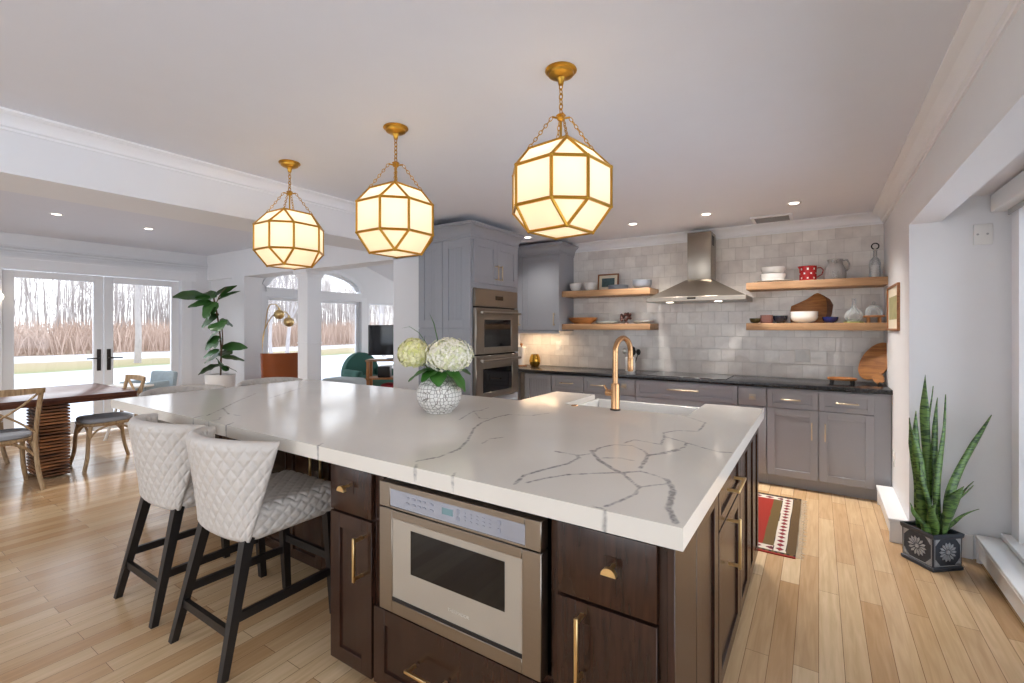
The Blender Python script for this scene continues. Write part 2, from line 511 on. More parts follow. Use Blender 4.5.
# ------------------------------------------------------------------ mesh builder
class MB:
    def __init__(s):
        s.bm = bmesh.new()

    def box(s, x0, x1, y0, y1, z0, z1, bev=0.0, seg=2, mtx=None):
        vs = [s.bm.verts.new(p) for p in ((x0, y0, z0), (x1, y0, z0), (x1, y1, z0), (x0, y1, z0),
                                          (x0, y0, z1), (x1, y0, z1), (x1, y1, z1), (x0, y1, z1))]
        fs = [s.bm.faces.new([vs[i] for i in f]) for f in ((0, 3, 2, 1), (4, 5, 6, 7), (0, 1, 5, 4), (1, 2, 6, 5), (2, 3, 7, 6), (3, 0, 4, 7))]
        if mtx is not None:
            for v in vs:
                v.co = mtx @ v.co
        if bev:
            ed = list({e for f in fs for e in f.edges})
            bmesh.ops.bevel(s.bm, geom=ed, offset=bev, segments=seg, profile=0.5, affect='EDGES')
        return s

    def ring(s, pts):
        return [s.bm.verts.new(p) for p in pts]

    def skin(s, rings, closed=True, cap0=True, cap1=True):
        for a, b in zip(rings, rings[1:]):
            n = len(a)
            for i in range(n if closed else n - 1):
                j = (i + 1) % n
                s.bm.faces.new((a[i], a[j], b[j], b[i]))
        if cap0 and len(rings[0]) > 2:
            s.bm.faces.new(rings[0][::-1])
        if cap1 and len(rings[-1]) > 2:
            s.bm.faces.new(rings[-1])
        return s

    def tube(s, pts, r, n=8, cap=True, closed=False, flat=1.0):
        pts = [Vector(p) for p in pts]
        m = len(pts)
        rs = r if isinstance(r, (list, tuple)) else [r] * m
        rings = []
        up = None
        for i, p in enumerate(pts):
            if closed:
                t = (pts[(i + 1) % m] - pts[i - 1]).normalized()
            else:
                t = (pts[min(i + 1, m - 1)] - pts[max(i - 1, 0)]).normalized()
            if up is None:
                up = Vector((0, 0, 1)) if abs(t.z) < 0.9 else Vector((1, 0, 0))
            a = t.cross(up)
            if a.length < 1e-5:
                a = t.cross(Vector((0, 1, 0)))
            a.normalize()
            b = a.cross(t).normalized()
            up = b
            rings.append(s.ring([p + (a * cos(2 * pi * k / n) + b * sin(2 * pi * k / n) * flat) * rs[i] for k in range(n)]))
        if closed:
            rings.append(rings[0])
        s.skin(rings, True, cap and not closed, cap and not closed)
        return s

    def cyl(s, p0, p1, r0, r1=None, n=16):
        return s.tube([p0, p1], [r0, r0 if r1 is None else r1], n)

    def lathe(s, prof, c=(0, 0, 0), n=28, sx=1.0, sy=1.0):
        rings = []
        for r, z in prof:
            rr = max(r, 0.0004)
            rings.append(s.ring([(c[0] + rr * sx * cos(2 * pi * k / n), c[1] + rr * sy * sin(2 * pi * k / n), c[2] + z) for k in range(n)]))
        return s.skin(rings)

    def prism(s, poly, axis, lo, hi):
        """poly of 2D points; axis 'x': (y,z), 'y': (x,z), 'z': (x,y)"""
        def P(p, t):
            return {'x': (t, p[0], p[1]), 'y': (p[0], t, p[1]), 'z': (p[0], p[1], t)}[axis]
        a = s.ring([P(p, lo) for p in poly])
        b = s.ring([P(p, hi) for p in poly])
        return s.skin([a, b])

    def sphere(s, c, r, n=16, m=10, sc=(1, 1, 1)):
        rings = []
        for j in range(m + 1):
            t = pi * j / m
            rr = max(sin(t), 0.002)
            rings.append(s.ring([(c[0] + r * sc[0] * rr * cos(2 * pi * k / n), c[1] + r * sc[1] * rr * sin(2 * pi * k / n), c[2] - r * sc[2] * cos(t)) for k in range(n)]))
        return s.skin(rings)

    def grid(s, fn, nu, nv):
        g = [[s.bm.verts.new(fn(i / nu, j / nv)) for j in range(nv + 1)] for i in range(nu + 1)]
        for i in range(nu):
            for j in range(nv):
                s.bm.faces.new((g[i][j], g[i + 1][j], g[i + 1][j + 1], g[i][j + 1]))
        return s

    def rbox(s, x0, x1, y0, y1, z0, z1, r, n=(10, 10, 5), disp=None):
        """soft box: cube grid rounded to radius r; disp(p, nrm) returns an offset along the normal"""
        lo = Vector((x0, y0, z0))
        hi = Vector((x1, y1, z1))
        cache = {}

        def V(i, j, k):
            key = (i, j, k)
            if key not in cache:
                p = Vector((lo.x + (hi.x - lo.x) * i / n[0], lo.y + (hi.y - lo.y) * j / n[1], lo.z + (hi.z - lo.z) * k / n[2]))
                q = Vector([min(max(p[a], lo[a] + r), hi[a] - r) for a in range(3)])
                d = p - q
                nr = d.normalized() if d.length > 1e-9 else Vector((0, 0, 1))
                w = q + nr * r
                if disp:
                    w += nr * disp(w, nr)
                cache[key] = s.bm.verts.new(w)
            return cache[key]
        a, b, c = n
        for i in range(a):
            for j in range(b):
                s.bm.faces.new((V(i, j, 0), V(i, j + 1, 0), V(i + 1, j + 1, 0), V(i + 1, j, 0)))
                s.bm.faces.new((V(i, j, c), V(i + 1, j, c), V(i + 1, j + 1, c), V(i, j + 1, c)))
        for i in range(a):
            for k in range(c):
                s.bm.faces.new((V(i, 0, k), V(i + 1, 0, k), V(i + 1, 0, k + 1), V(i, 0, k + 1)))
                s.bm.faces.new((V(i, b, k), V(i, b, k + 1), V(i + 1, b, k + 1), V(i + 1, b, k)))
        for j in range(b):
            for k in range(c):
                s.bm.faces.new((V(0, j, k), V(0, j, k + 1), V(0, j + 1, k + 1), V(0, j + 1, k)))
                s.bm.faces.new((V(a, j, k), V(a, j + 1, k), V(a, j + 1, k + 1), V(a, j, k + 1)))
        return s

    def xf(s, mtx):
        bmesh.ops.transform(s.bm, matrix=mtx, verts=s.bm.verts)
        return s

    def build(s, name, m, parent=None, off=None, smooth=40, recalc=True):
        """off: subtract this point (world-built meshes under a thing with a location)"""
        if off is not None:
            o = Vector(off)
            for v in s.bm.verts:
                v.co -= o
        if recalc:
            bmesh.ops.recalc_face_normals(s.bm, faces=s.bm.faces)
        me = bpy.data.meshes.new(name)
        s.bm.to_mesh(me)
        s.bm.free()
        me.materials.append(m)
        if smooth:
            me.shade_smooth()
            me.set_sharp_from_angle(angle=radians(smooth))
        o = bpy.data.objects.new(name, me)
        C.objects.link(o)
        if parent is not None:
            o.parent = parent
        return o


def tag(o, label, cat, group=None, kind=None):
    if label:
        o['label'] = label
    if cat:
        o['category'] = cat
    if group:
        o['group'] = group
    if kind:
        o['kind'] = kind
    return o


def thing(name, label, cat, loc=(0, 0, 0), rz=0.0, group=None):
    o = bpy.data.objects.new(name, None)
    o.empty_display_size = 0.05
    C.objects.link(o)
    o.location = loc
    o.rotation_euler = (0, 0, rz)
    return tag(o, label, cat, group)


def struct(name, mb, m, parent=None, smooth=40):
    o = mb.build(name, m, parent, smooth=smooth)
    if parent is None:
        o['kind'] = 'structure'
    return o


def copy_tree(o, parent=None):
    c = o.copy()
    C.objects.link(c)
    if parent is not None:
        c.parent = parent
    for ch in list(o.children):
        copy_tree(ch, c)
    return c


def dup(o, loc, rz, label, group=None):
    c = copy_tree(o)
    c.location = loc
    c.rotation_euler = (0, 0, rz)
    c['label'] = label
    if group:
        c['group'] = group
    return c


def frameM(x, y, z, rz=0.0):
    return Matrix.Translation((x, y, z)) @ Matrix.Rotation(rz, 4, 'Z')


# ------------------------------------------------------------------ joinery pieces (local: width +x, front face toward -y, height +z)
def shaker(w, h, th=0.02, rail=0.055, rec=0.009, bead=False):
    b = MB()
    r = min(rail, w * 0.32, h * 0.32)
    b.box(0, r, -th, 0, 0, h, 0.0012, 1)
    b.box(w - r, w, -th, 0, 0, h, 0.0012, 1)
    b.box(r, w - r, -th, 0, 0, r, 0.0012, 1)
    b.box(r, w - r, -th, 0, h - r, h, 0.0012, 1)
    b.box(r - 0.001, w - r + 0.001, -th + rec, -0.001, r - 0.001, h - r + 0.001)
    if bead:
        k = int((w - 2 * r) / 0.03)
        for i in range(k):
            x = r + (i + 0.5) * (w - 2 * r) / k
            b.box(x - 0.0125, x + 0.0125, -th + rec - 0.002, -0.002, r + 0.001, h - r - 0.001, 0.0015, 1)
    return b


def slab(w, h, th=0.02):
    return MB().box(0, w, -th, 0, 0, h, 0.0025, 2)


def bar_pull(L, vertical, out=0.036, t=0.011):
    b = MB()
    if vertical:
        b.box(-t / 2, t / 2, -out - t, -out, -L / 2, L / 2, 0.0018, 1)
        for z in (-L / 2 + 0.012, L / 2 - 0.012):
            b.box(-t / 2.2, t / 2.2, -out, 0, z - t / 2.2, z + t / 2.2)
    else:
        b.box(-L / 2, L / 2, -out - t, -out, -t / 2, t / 2, 0.0018, 1)
        for x in (-L / 2 + 0.012, L / 2 - 0.012):
            b.box(x - t / 2.2, x + t / 2.2, -out, 0, -t / 2.2, t / 2.2)
    return b


def half_moon_knob():
    """half-disc knob on a short round stem with a small backplate"""
    b = MB()
    b.cyl((0, 0, 0.004), (0, -0.03, 0.004), 0.0065, 0.0055, 12)
    pts = [(0.021 * cos(a), 0.021 * sin(a) - 0.008) for a in [pi * k / 14 for k in range(15)]]
    b.prism(pts, 'y', -0.044, -0.03)
    return b


def cabinet(name, label, loc, rz, w, d, z0, z1, items, m, handle_m, group=None, cat='cabinet', toe=True, toe_in=0.06, open_front=None, kick_m=None, plate_m=None):
    """items: (kind, x0, x1, za, zb, style, pull) ; front plane of carcass at local y=0"""
    t = thing(name, label, cat, loc, rz, group)
    if open_front is None:
        MB().box(0, w, 0, d, z0, z1, 0.001, 1).build('carcass', m, t)
    else:
        x0, x1, za, zb = open_front
        b = MB()
        b.box(0, x0, 0, d, z0, z1)
        b.box(x1, w, 0, d, z0, z1)
        b.box(x0, x1, 0, d, z0, za)
        b.box(x0, x1, 0, d, zb, z1)
        b.box(x0, x1, d - 0.02, d, za, zb)
        b.build('carcass', m, t)
    if toe:
        MB().box(0.0, w, toe_in, d, 0.0, z0, 0).build('toe_kick', kick_m or m, t)
    for kind, x0, x1, za, zb, style, pull in items:
        g = 0.0018
        ww, hh = x1 - x0 - 2 * g, zb - za - 2 * g
        b = slab(ww, hh) if style == 'slab' else shaker(ww, hh, bead=(style == 'bead'), rail=0.042 if hh < 0.2 else 0.058)
        b.xf(Matrix.Translation((x0 + g, 0, za + g)))
        f = b.build(kind, m, t)
        if pull:
            pk, px, pz, L = pull
            if pk in ('v', 'h'):
                p = bar_pull(L, pk == 'v')
                hn = 'handle'
            else:
                p = half_moon_knob()
                hn = 'knob'
            p.xf(Matrix.Translation((px, -0.02, pz)))
            p.build(hn, handle_m, f)
            if pk == 'k':
                pl = MB().box(px - 0.028, px + 0.028, -0.0225, -0.02, pz - 0.026, pz + 0.026, 0.001, 1)
                pl.build('backplate', plate_m or m, f)
    return t


# ================================================================== THE SETTING
XL = -8.12          # inner face of the far left wall
XW = 0.49           # inner face of the right wall
YB = 5.36           # tiled back wall
ZC = 2.45           # kitchen ceiling
ZD = 2.55           # dining ceiling

struct('floor', MB().box(XL - 0.2, 1.15, -3.4, 9.4, -0.08, 0.0), M['floor'])
struct('ceiling', MB().box(-3.50, 1.15, -3.4, 5.5, ZC, ZC + 0.08), M['ceil'])
struct('ceiling_dining', MB().box(XL, -3.72, -3.4, 3.6, ZD, ZD + 0.08), M['ceil'])
# vaulted family-room ceiling, ridge at y=5.56
vb = MB()
vb.prism([(3.61, 2.459), (5.56, 3.10), (9.4, 1.83), (9.4, 1.93), (5.56, 3.20), (3.61, 2.559)], 'x', XL, -3.91)
struct('ceiling_vaulted', vb, M['ceil'])
# beams
struct('ceiling_beam', MB().box(-3.72, -3.28, -3.4, 3.42, 2.16, ZD + 0.02), M['wall'])
struct('ceiling_beam', MB().box(XL, -3.36, 3.60, 3.86, 2.16, 2.62), M['wall'])
# back and side walls of the kitchen
struct('wall_back', MB().box(-3.38, XW, YB, YB + 0.12, 0, ZC), M['tile'])
struct('wall_kitchen_left', MB().box(-3.90, -3.362, 3.60, 5.48, 0, ZC), M['wall'])
rw = MB()
rw.box(XW, 1.14, 3.95, 5.48, 0, ZC)
rw.box(XW, 0.645, -3.4, 3.95, 2.08, ZC)
rw.box(0.645, 1.14, -3.4, 3.95, 2.215, 2.30)
rw.box(0.985, 1.14, -3.4, 3.95, 2.10, 2.215)
rw.box(0.985, 1.14, -3.4, 3.95, 0, 0.20)
rw.box(0.985, 1.14, 3.88, 3.95, 0.20, 2.10)
struct('wall_right', rw, M['wall'])
# wall behind the photographer, with two broad unseen openings added to let daylight in
wb_ = MB()
for x0, x1 in ((XL, -7.4), (-4.1, -3.4), (0.3, 1.14)):
    wb_.box(x0, x1, -3.4, -3.28, 0, 2.6)
wb_.box(XL, 1.14, -3.4, -3.28, 2.3, 2.6)
wb_.box(XL, 1.14, -3.4, -3.28, 0, 0.35)
struct('wall_behind', wb_, M['wall'])


# far left wall with the french doors, the sliding door, its arch and a window
def arch_z(y):
    t = (y - 5.56) / 1.02
    return 2.12 + 0.40 * sqrt(max(0.0, 1 - t * t))


def gable(y):
    return (3.10 - 0.3287 * (5.56 - y) if y < 5.56 else 3.10 - 0.331 * (y - 5.56)) + 0.03


lw_ = MB()
x0, x1 = XL - 0.14, XL
lw_.box(x0, x1, -3.4, 1.36, 0, 2.62)
lw_.box(x0, x1, 1.36, 3.24, 2.12, 2.62)
lw_.box(x0, x1, 3.24, 3.7, 0, 2.62)
lw_.box(x0, x1, 3.7, 4.54, 0, 2.48)
lw_.box(x0, x1, 4.54, 6.58, 1.955, 2.12)
n = 34
for i in range(n):
    ya, yb = 4.54 + 2.04 * i / n, 4.54 + 2.04 * (i + 1) / n
    lw_.prism([(ya, arch_z(ya)), (yb, arch_z(yb)), (yb, gable(yb)), (ya, gable(ya))], 'x', x0, x1)
lw_.prism([(3.7, 2.48), (4.54, 2.48), (4.54, gable(4.54))], 'x', x0, x1)
lw_.prism([(6.58, 0), (6.80, 0), (6.80, gable(6.80)), (6.58, gable(6.58))], 'x', x0, x1)
lw_.prism([(6.80, 1.945), (8.1, 1.945), (8.1, gable(8.1)), (6.80, gable(6.80))], 'x', x0, x1)
lw_.box(x0, x1, 6.80, 8.1, 0, 0.5)
lw_.prism([(8.1, 0), (9.4, 0), (9.4, gable(9.4)), (8.1, gable(8.1))], 'x', x0, x1)
struct('wall_left', lw_, M['wall'])
fb = MB()
fb.box(XL, -7.6, 9.28, 9.4, 0, 1.9)
fb.box(-4.4, -3.78, 9.28, 9.4, 0, 1.9)
fb.box(-7.6, -4.4, 9.28, 9.4, 0, 0.3)
struct('wall_family_back', fb, M['grey_wall'])
struct('wall_family_right', MB().box(-3.9, -3.78, 5.48, 9.28, 0, 2.6), M['grey_wall'])
# end wall of the dining area, under the cross beam
struct('wall_dining_end', MB().box(XL, -7.36, 3.66, 3.80, 0, 2.16), M['wall'])


# ---- crown mouldings and trims
def crown(name, pts, dirs, z, s=1.0):
    """profile swept along a straight run; pts = two xy ends, dirs = unit xy pointing into the room"""
    prof = [(0, 0), (0.088, 0), (0.088, -0.012), (0.074, -0.02), (0.055, -0.026), (0.032, -0.048), (0.022, -0.07), (0.022, -0.082), (0.010, -0.09), (0.010, -0.104), (0, -0.104)]
    b = MB()
    (xa, ya), (xb, yb) = pts
    r0 = b.ring([(xa + dirs[0] * p * s, ya + dirs[1] * p * s, z + q * s) for p, q in prof])
    r1 = b.ring([(xb + dirs[0] * p * s, yb + dirs[1] * p * s, z + q * s) for p, q in prof])
    b.skin([r0, r1])
    return struct(name, b, M['trim'], smooth=25)


crown('trim_1', ((-2.55, YB), (XW, YB)), (0, -1), ZC)
crown('trim_2', ((XW, -3.2), (XW, YB)), (-1, 0), ZC)
crown('trim_3', ((-3.28, -3.2), (-3.28, 3.42)), (1, 0), ZC, 0.82)
tb = MB()
for e_, za_, zb_ in ((0.034, 2.380, 2.396), (0.022, 2.350, 2.366), (0.014, 2.322, 2.334)):
    tb.box(XL, XL + e_, -3.2, 3.66, za_, zb_, 0.004, 1)
struct('trim_4', tb, M['trim'])
# casing round the french doors
tb = MB()
tb.box(XL, XL + 0.022, 1.24, 1.36, 0, 2.12)
tb.box(XL, XL + 0.022, 3.24, 3.37, 0, 2.12)
tb.box(XL, XL + 0.026, 1.28, 3.43, 2.12, 2.25)
tb.box(XL, XL + 0.045, 1.26, 3.45, 2.25, 2.275)
struct('trim_5', tb, M['trim'])
# casing round sliding door, arch and family window
tb = MB()
tb.box(XL, XL + 0.03, 4.40, 4.54, 0, 2.04)
tb.box(XL, XL + 0.03, 6.58, 6.72, 0, 2.04)
tb.box(XL, XL + 0.03, 4.54, 6.58, 1.955, 2.12)
for i in range(n):
    ya, yb = 4.54 + 2.04 * i / n, 4.54 + 2.04 * (i + 1) / n
    tb.prism([(ya, arch_z(ya)), (yb, arch_z(yb)), (yb + (yb - 5.56) * 0.06, arch_z(yb) + 0.06), (ya + (ya - 5.56) * 0.06, arch_z(ya) + 0.06)], 'x', XL, XL + 0.025)
tb.box(XL, XL + 0.025, 6.86, 8.04, 0.42, 0.5)
tb.box(XL, XL + 0.03, 3.86, 4.0, 0, 2.16)
struct('trim_6', tb, M['trim'])
# sill and casing of the right-hand window
tb = MB()
tb.box(0.945, 0.985, 3.78, 3.90, 0.20, 2.10)
tb.box(0.945, 0.985, -3.2, 3.90, 2.10, 2.20)
tb.box(0.90, 0.985, -3.2, 3.90, 0.175, 0.20)
struct('trim_7', tb, M['trim'])
struct('baseboard_right', MB().box(XW, 0.79, 3.932, 3.95, 0, 0.145, 0.003, 1), M['trim'])
tb = MB()
tb.box(-7.36, -7.0, 3.588, 3.60, 0, 0.13)
tb.box(XL, -7.36, 3.648, 3.66, 0, 0.13)
tb.box(XL, XL + 0.015, 3.43, 3.648, 0, 0.13)
struct('baseboard_left', tb, M['trim'])


# ---- glazed doors and windows on the left wall
def leaf(name, y0, y1, z0, z1, stile, rail, handle_y=None):
    xa, xb = XL - 0.10, XL - 0.045
    b = MB()
    b.box(xa, xb, y0, y0 + stile, z0, z1, 0.003, 1)
    b.box(xa, xb, y1 - stile, y1, z0, z1, 0.003, 1)
    b.box(xa, xb, y0 + stile, y1 - stile, z0, z0 + rail * 1.9, 0.003, 1)
    b.box(xa, xb, y0 + stile, y1 - stile, z1 - rail, z1, 0.003, 1)
    d = struct(name, b, M['trim'])
    p = MB().box(XL - 0.078, XL - 0.072, y0 + stile, y1 - stile, z0 + rail * 1.9, z1 - rail)
    p.build('glass_pane', M['pane'], d)
    if handle_y:
        hy, sgn = handle_y
        h = MB()
        h.box(xb, xb + 0.012, hy - 0.022, hy + 0.022, 0.83, 1.12, 0.004, 2)
        h.cyl((xb + 0.01, hy, 1.0), (xb + 0.05, hy, 1.0), 0.010)
        h.tube([(xb + 0.05, hy, 1.0), (xb + 0.055, hy + sgn * 0.06, 1.0), (xb + 0.05, hy + sgn * 0.14, 0.997)], [0.010, 0.009, 0.008], 8)
        h.build('door_handle', M['bronze'], d)
    return d


leaf('door_1', 1.372, 2.320, 0.02, 2.11, 0.10, 0.085, (2.272, -1))
leaf('door_2', 2.330, 3.228, 0.02, 2.11, 0.10, 0.085, (2.378, 1))
leaf('door_3', 4.55, 5.58, 0.02, 1.95, 0.06, 0.05)
leaf('door_4', 5.58, 6.57, 0.02, 1.95, 0.06, 0.05)
leaf('window_1', 6.81, 8.09, 0.51, 1.94, 0.05, 0.03)
ab = MB()
for i in range(n):
    ya, yb = 4.545 + 2.03 * i / n, 4.545 + 2.03 * (i + 1) / n
    za, zb = arch_z(ya), arch_z(yb)
    k = 0.93
    ka, kb = 5.56 + (ya - 5.56) * k, 5.56 + (yb - 5.56) * k
    ab.prism([(ya, za), (yb, zb), (kb, 2.12 + (zb - 2.12) * 0.88), (ka, 2.12 + (za - 2.12) * 0.88)], 'x', XL - 0.09, XL - 0.05)
for y in (5.56,):
    ab.box(XL - 0.085, XL - 0.055, y - 0.015, y + 0.015, 2.12, 2.48)
aw = struct('window_2', ab, M['trim'])
ap = MB().prism([(4.56 + 2.0 * i / n, 2.121 + (arch_z(4.56 + 2.0 * i / n) - 2.12) * 0.95) for i in range(n + 1)], 'x', XL - 0.073, XL - 0.067)
ap.build('glass_pane', M['pane'], aw)

# right-hand windows, a run of tall lights down to the low sill
ys = [3.88, 2.25, 0.65, -0.95, -2.6]
for i, (yb, ya) in enumerate(zip(ys, ys[1:])):
    b = MB()
    xa, xb = 1.03, 1.08
    b.box(xa, xb, ya, ya + 0.06, 0.2, 2.1)
    b.box(xa, xb, yb - 0.06, yb, 0.2, 2.1)
    b.box(xa, xb, ya + 0.06, yb - 0.06, 0.2, 0.27)
    b.box(xa, xb, ya + 0.06, yb - 0.06, 2.04, 2.1)
    w_ = struct('window_%d' % (i + 3), b, M['trim'])
    MB().box(1.052, 1.058, ya + 0.06, yb - 0.06, 0.27, 2.04).build('glass_pane', M['pane'], w_)


# ---- square columns between the dining area and the family room
def column(x0, x1, y0, y1, label):
    t = thing('square_column', label, 'column', ((x0 + x1) / 2, (y0 + y1) / 2, 0))
    o = t.location
    b = MB().box(x0, x1, y0, y1, 0.16, 2.06)
    b.build('shaft', M['trim'], t, o)
    MB().box(x0 - 0.014, x1 + 0.014, y0 - 0.014, y1 + 0.014, 0, 0.16, 0.004, 1).build('base', M['trim'], t, o)
    b = MB()
    b.box(x0 - 0.012, x1 + 0.012, y0 - 0.012, y1 + 0.012, 2.06, 2.085)
    b.box(x0 - 0.024, x1 + 0.024, y0 - 0.024, y1 + 0.024, 2.085, 2.115)
    b.box(x0 - 0.044, x1 + 0.044, y0 - 0.044, y1 + 0.044, 2.115, 2.159, 0.004, 1)
    b.build('capital', M['trim'], t, o)
    MB().box(x0 - 0.008, x1 + 0.008, y0 - 0.008, y1 + 0.008, 1.20, 1.225, 0.003, 1).build('band', M['trim'], t, o)


column(-5.71, -5.50, 3.62, 3.82, 'white square column with moulded capital standing alone between dining area and family room')
struct('wall_dining_pier', MB().box(-7.36, -7.0, 3.60, 3.86, 0, 2.16), M['wall'])


# ---- baseboard heaters
def heater(x0, x1, y0, y1, h, label, nm='baseboard_heater'):
    t = thing(nm, label, 'heater', ((x0 + x1) / 2, (y0 + y1) / 2, 0))
    o = t.location
    b = MB()
    b.prism([(x0 + 0.012, 0.03), (x0 + 0.012, h - 0.035), (x0, h - 0.02), (x0, h - 0.012), (x0 + 0.02, h - 0.004), (x0 + 0.02, 0.03)], 'y', y0 + 0.012, y1 - 0.012)
    b.build('front_cover', M['trim'], t, o)
    MB().box(x0 - 0.004, x1, y0, y1, h - 0.003, h + 0.017, 0.003, 1).build('top_shelf', M['trim'], t, o)
    MB().box(x0 + 0.003, x1, y0, y0 + 0.012, 0.0, h - 0.003, 0.002, 1).build('end_cap', M['trim'], t, o)
    MB().box(x0 + 0.003, x1, y1 - 0.012, y1, 0.0, h - 0.003, 0.002, 1).build('end_cap', M['trim'], t, o)
    MB().box(x0 + 0.05, x1, y0 + 0.012, y1 - 0.012, 0.03, h - 0.01).build('fin_block', M['steel'], t, o)


heater(0.388, 0.489, 3.96, 4.74, 0.14, 'short white baseboard heater on the right wall beside the grey cabinets')
heater(0.792, 0.984, -3.1, 3.90, 0.15, 'long white baseboard heater under the right-hand window')


# ================================================================== THE ISLAND
VEINS = [
(0.006, [(-1.248, 1.258), (-1.216, 1.35), (-1.225, 1.483), (-1.288, 1.62), (-1.413, 1.823), (-1.468, 1.956), (-1.49, 2.133), (-1.474, 2.226)]),
(0.003, [(-1.474, 2.226), (-1.349, 2.276), (-1.301, 2.394)]),
(0.004, [(-1.613, 1.953), (-1.71, 2.206), (-1.686, 2.246), (-1.709, 2.353)]),
(0.003, [(-1.71, 2.206), (-1.546, 2.046), (-1.506, 2.072)]),
(0.003, [(-1.203, 1.613), (-1.223, 1.694), (-1.19, 1.749)]),
(0.006, [(-0.803, 1.247), (-0.826, 1.337), (-0.801, 1.431), (-0.764, 1.539), (-0.761, 1.632), (-0.788, 1.664), (-0.879, 1.666)]),
(0.003, [(-0.775, 1.662), (-0.749, 1.714)]),
(0.005, [(-0.78, 1.279), (-0.754, 1.348), (-0.707, 1.426), (-0.631, 1.494), (-0.558, 1.55), (-0.513, 1.598), (-0.457, 1.578), (-0.412, 1.553)]),
(0.012, [(-0.412, 1.553), (-0.371, 1.465), (-0.345, 1.315), (-0.304, 1.227)]),
(0.005, [(-0.749, 1.714), (-0.755, 1.818), (-0.722, 1.897), (-0.655, 1.923), (-0.589, 1.871), (-0.555, 1.816)]),
(0.009, [(-0.555, 1.816), (-0.524, 1.632)]),
(0.01, [(-0.767, 1.755), (-0.68, 1.638), (-0.61, 1.575), (-0.553, 1.534)]),
(0.007, [(-0.553, 1.534), (-0.503, 1.476), (-0.465, 1.435)]),
(0.004, [(-0.465, 1.435), (-0.456, 1.365), (-0.482, 1.265), (-0.494, 1.231)]),
(0.003, [(-0.465, 1.435), (-0.443, 1.466), (-0.408, 1.504)]),
(0.003, [(-0.686, 1.681), (-0.63, 1.717), (-0.571, 1.709)]),
(0.004, [(-0.552, 1.808), (-0.508, 1.872), (-0.47, 1.965)]),
(0.004, [(-0.7, 1.941), (-0.678, 2.03), (-0.556, 2.005)]),
(0.005, [(-0.557, 1.999), (-0.585, 2.158), (-0.612, 2.236), (-0.569, 2.324), (-0.48, 2.358), (-0.486, 2.494), (-0.493, 2.592), (-0.583, 2.684), (-0.662, 2.756)]),
(0.005, [(-0.581, 2.161), (-0.475, 2.1), (-0.388, 2.041), (-0.331, 2.013), (-0.29, 2.031)]),
(0.005, [(-0.475, 2.1), (-0.465, 2.013), (-0.51, 1.896), (-0.549, 1.81)]),
(0.0025, [(-0.528, 1.216), (-0.485, 1.205), (-0.478, 1.19)]),
(0.004, [(-2.873, 1.272), (-3.051, 1.441), (-3.272, 1.638), (-3.523, 1.891)]),
(0.003, [(-3.051, 1.441), (-2.817, 1.362), (-2.715, 1.376)]),
(0.003, [(-3.218, 1.83), (-3.397, 2.068), (-3.543, 2.284)]),
(0.0035, [(-2.69, 1.19), (-2.701, 1.254), (-2.754, 1.289)]),
(0.0035, [(-2.55, 1.256), (-2.50, 1.19)]),
(0.0035, [(-2.894, 1.259), (-2.86, 1.19)]),
(0.0035, [(-1.776, 1.24), (-1.745, 1.19)]),
(0.0035, [(-1.215, 1.235), (-1.185, 1.19)]),
(0.0035, [(-1.035, 1.235), (-1.015, 1.19)]),
]


VBOX = [(w, p, min(q[0] for q in p) - 0.07, max(q[0] for q in p) + 0.07, min(q[1] for q in p) - 0.07, max(q[1] for q in p) + 0.07) for w, p in VEINS]


def vein_dist(x, y):
    best = 0.06
    for w, pts, xa, xb, ya, yb in VBOX:
        if x < xa or x > xb or y < ya or y > yb:
            continue
        for (ax, ay), (bx, by) in zip(pts, pts[1:]):
            dx, dy = bx - ax, by - ay
            L = dx * dx + dy * dy
            t = max(0, min(1, ((x - ax) * dx + (y - ay) * dy) / L)) if L else 0
            d = hypot(x - ax - dx * t, y - ay - dy * t) - w * 0.55
            if d < best:
                best = d
    return best


def inside(poly, x, y):
    r = False
    j = len(poly) - 1
    for i in range(len(poly)):
        xi, yi = poly[i]
        xj, yj = poly[j]
        if (yi > y) != (yj > y) and x < (xj - xi) * (y - yi) / (yj - yi) + xi:
            r = not r
        j = i
    return r


def axis(vals, step):
    out = []
    for a, b in zip(vals, vals[1:]):
        k = max(1, round((b - a) / step))
        out += [a + (b - a) * i / k for i in range(k)]
    return out + [vals[-1]]


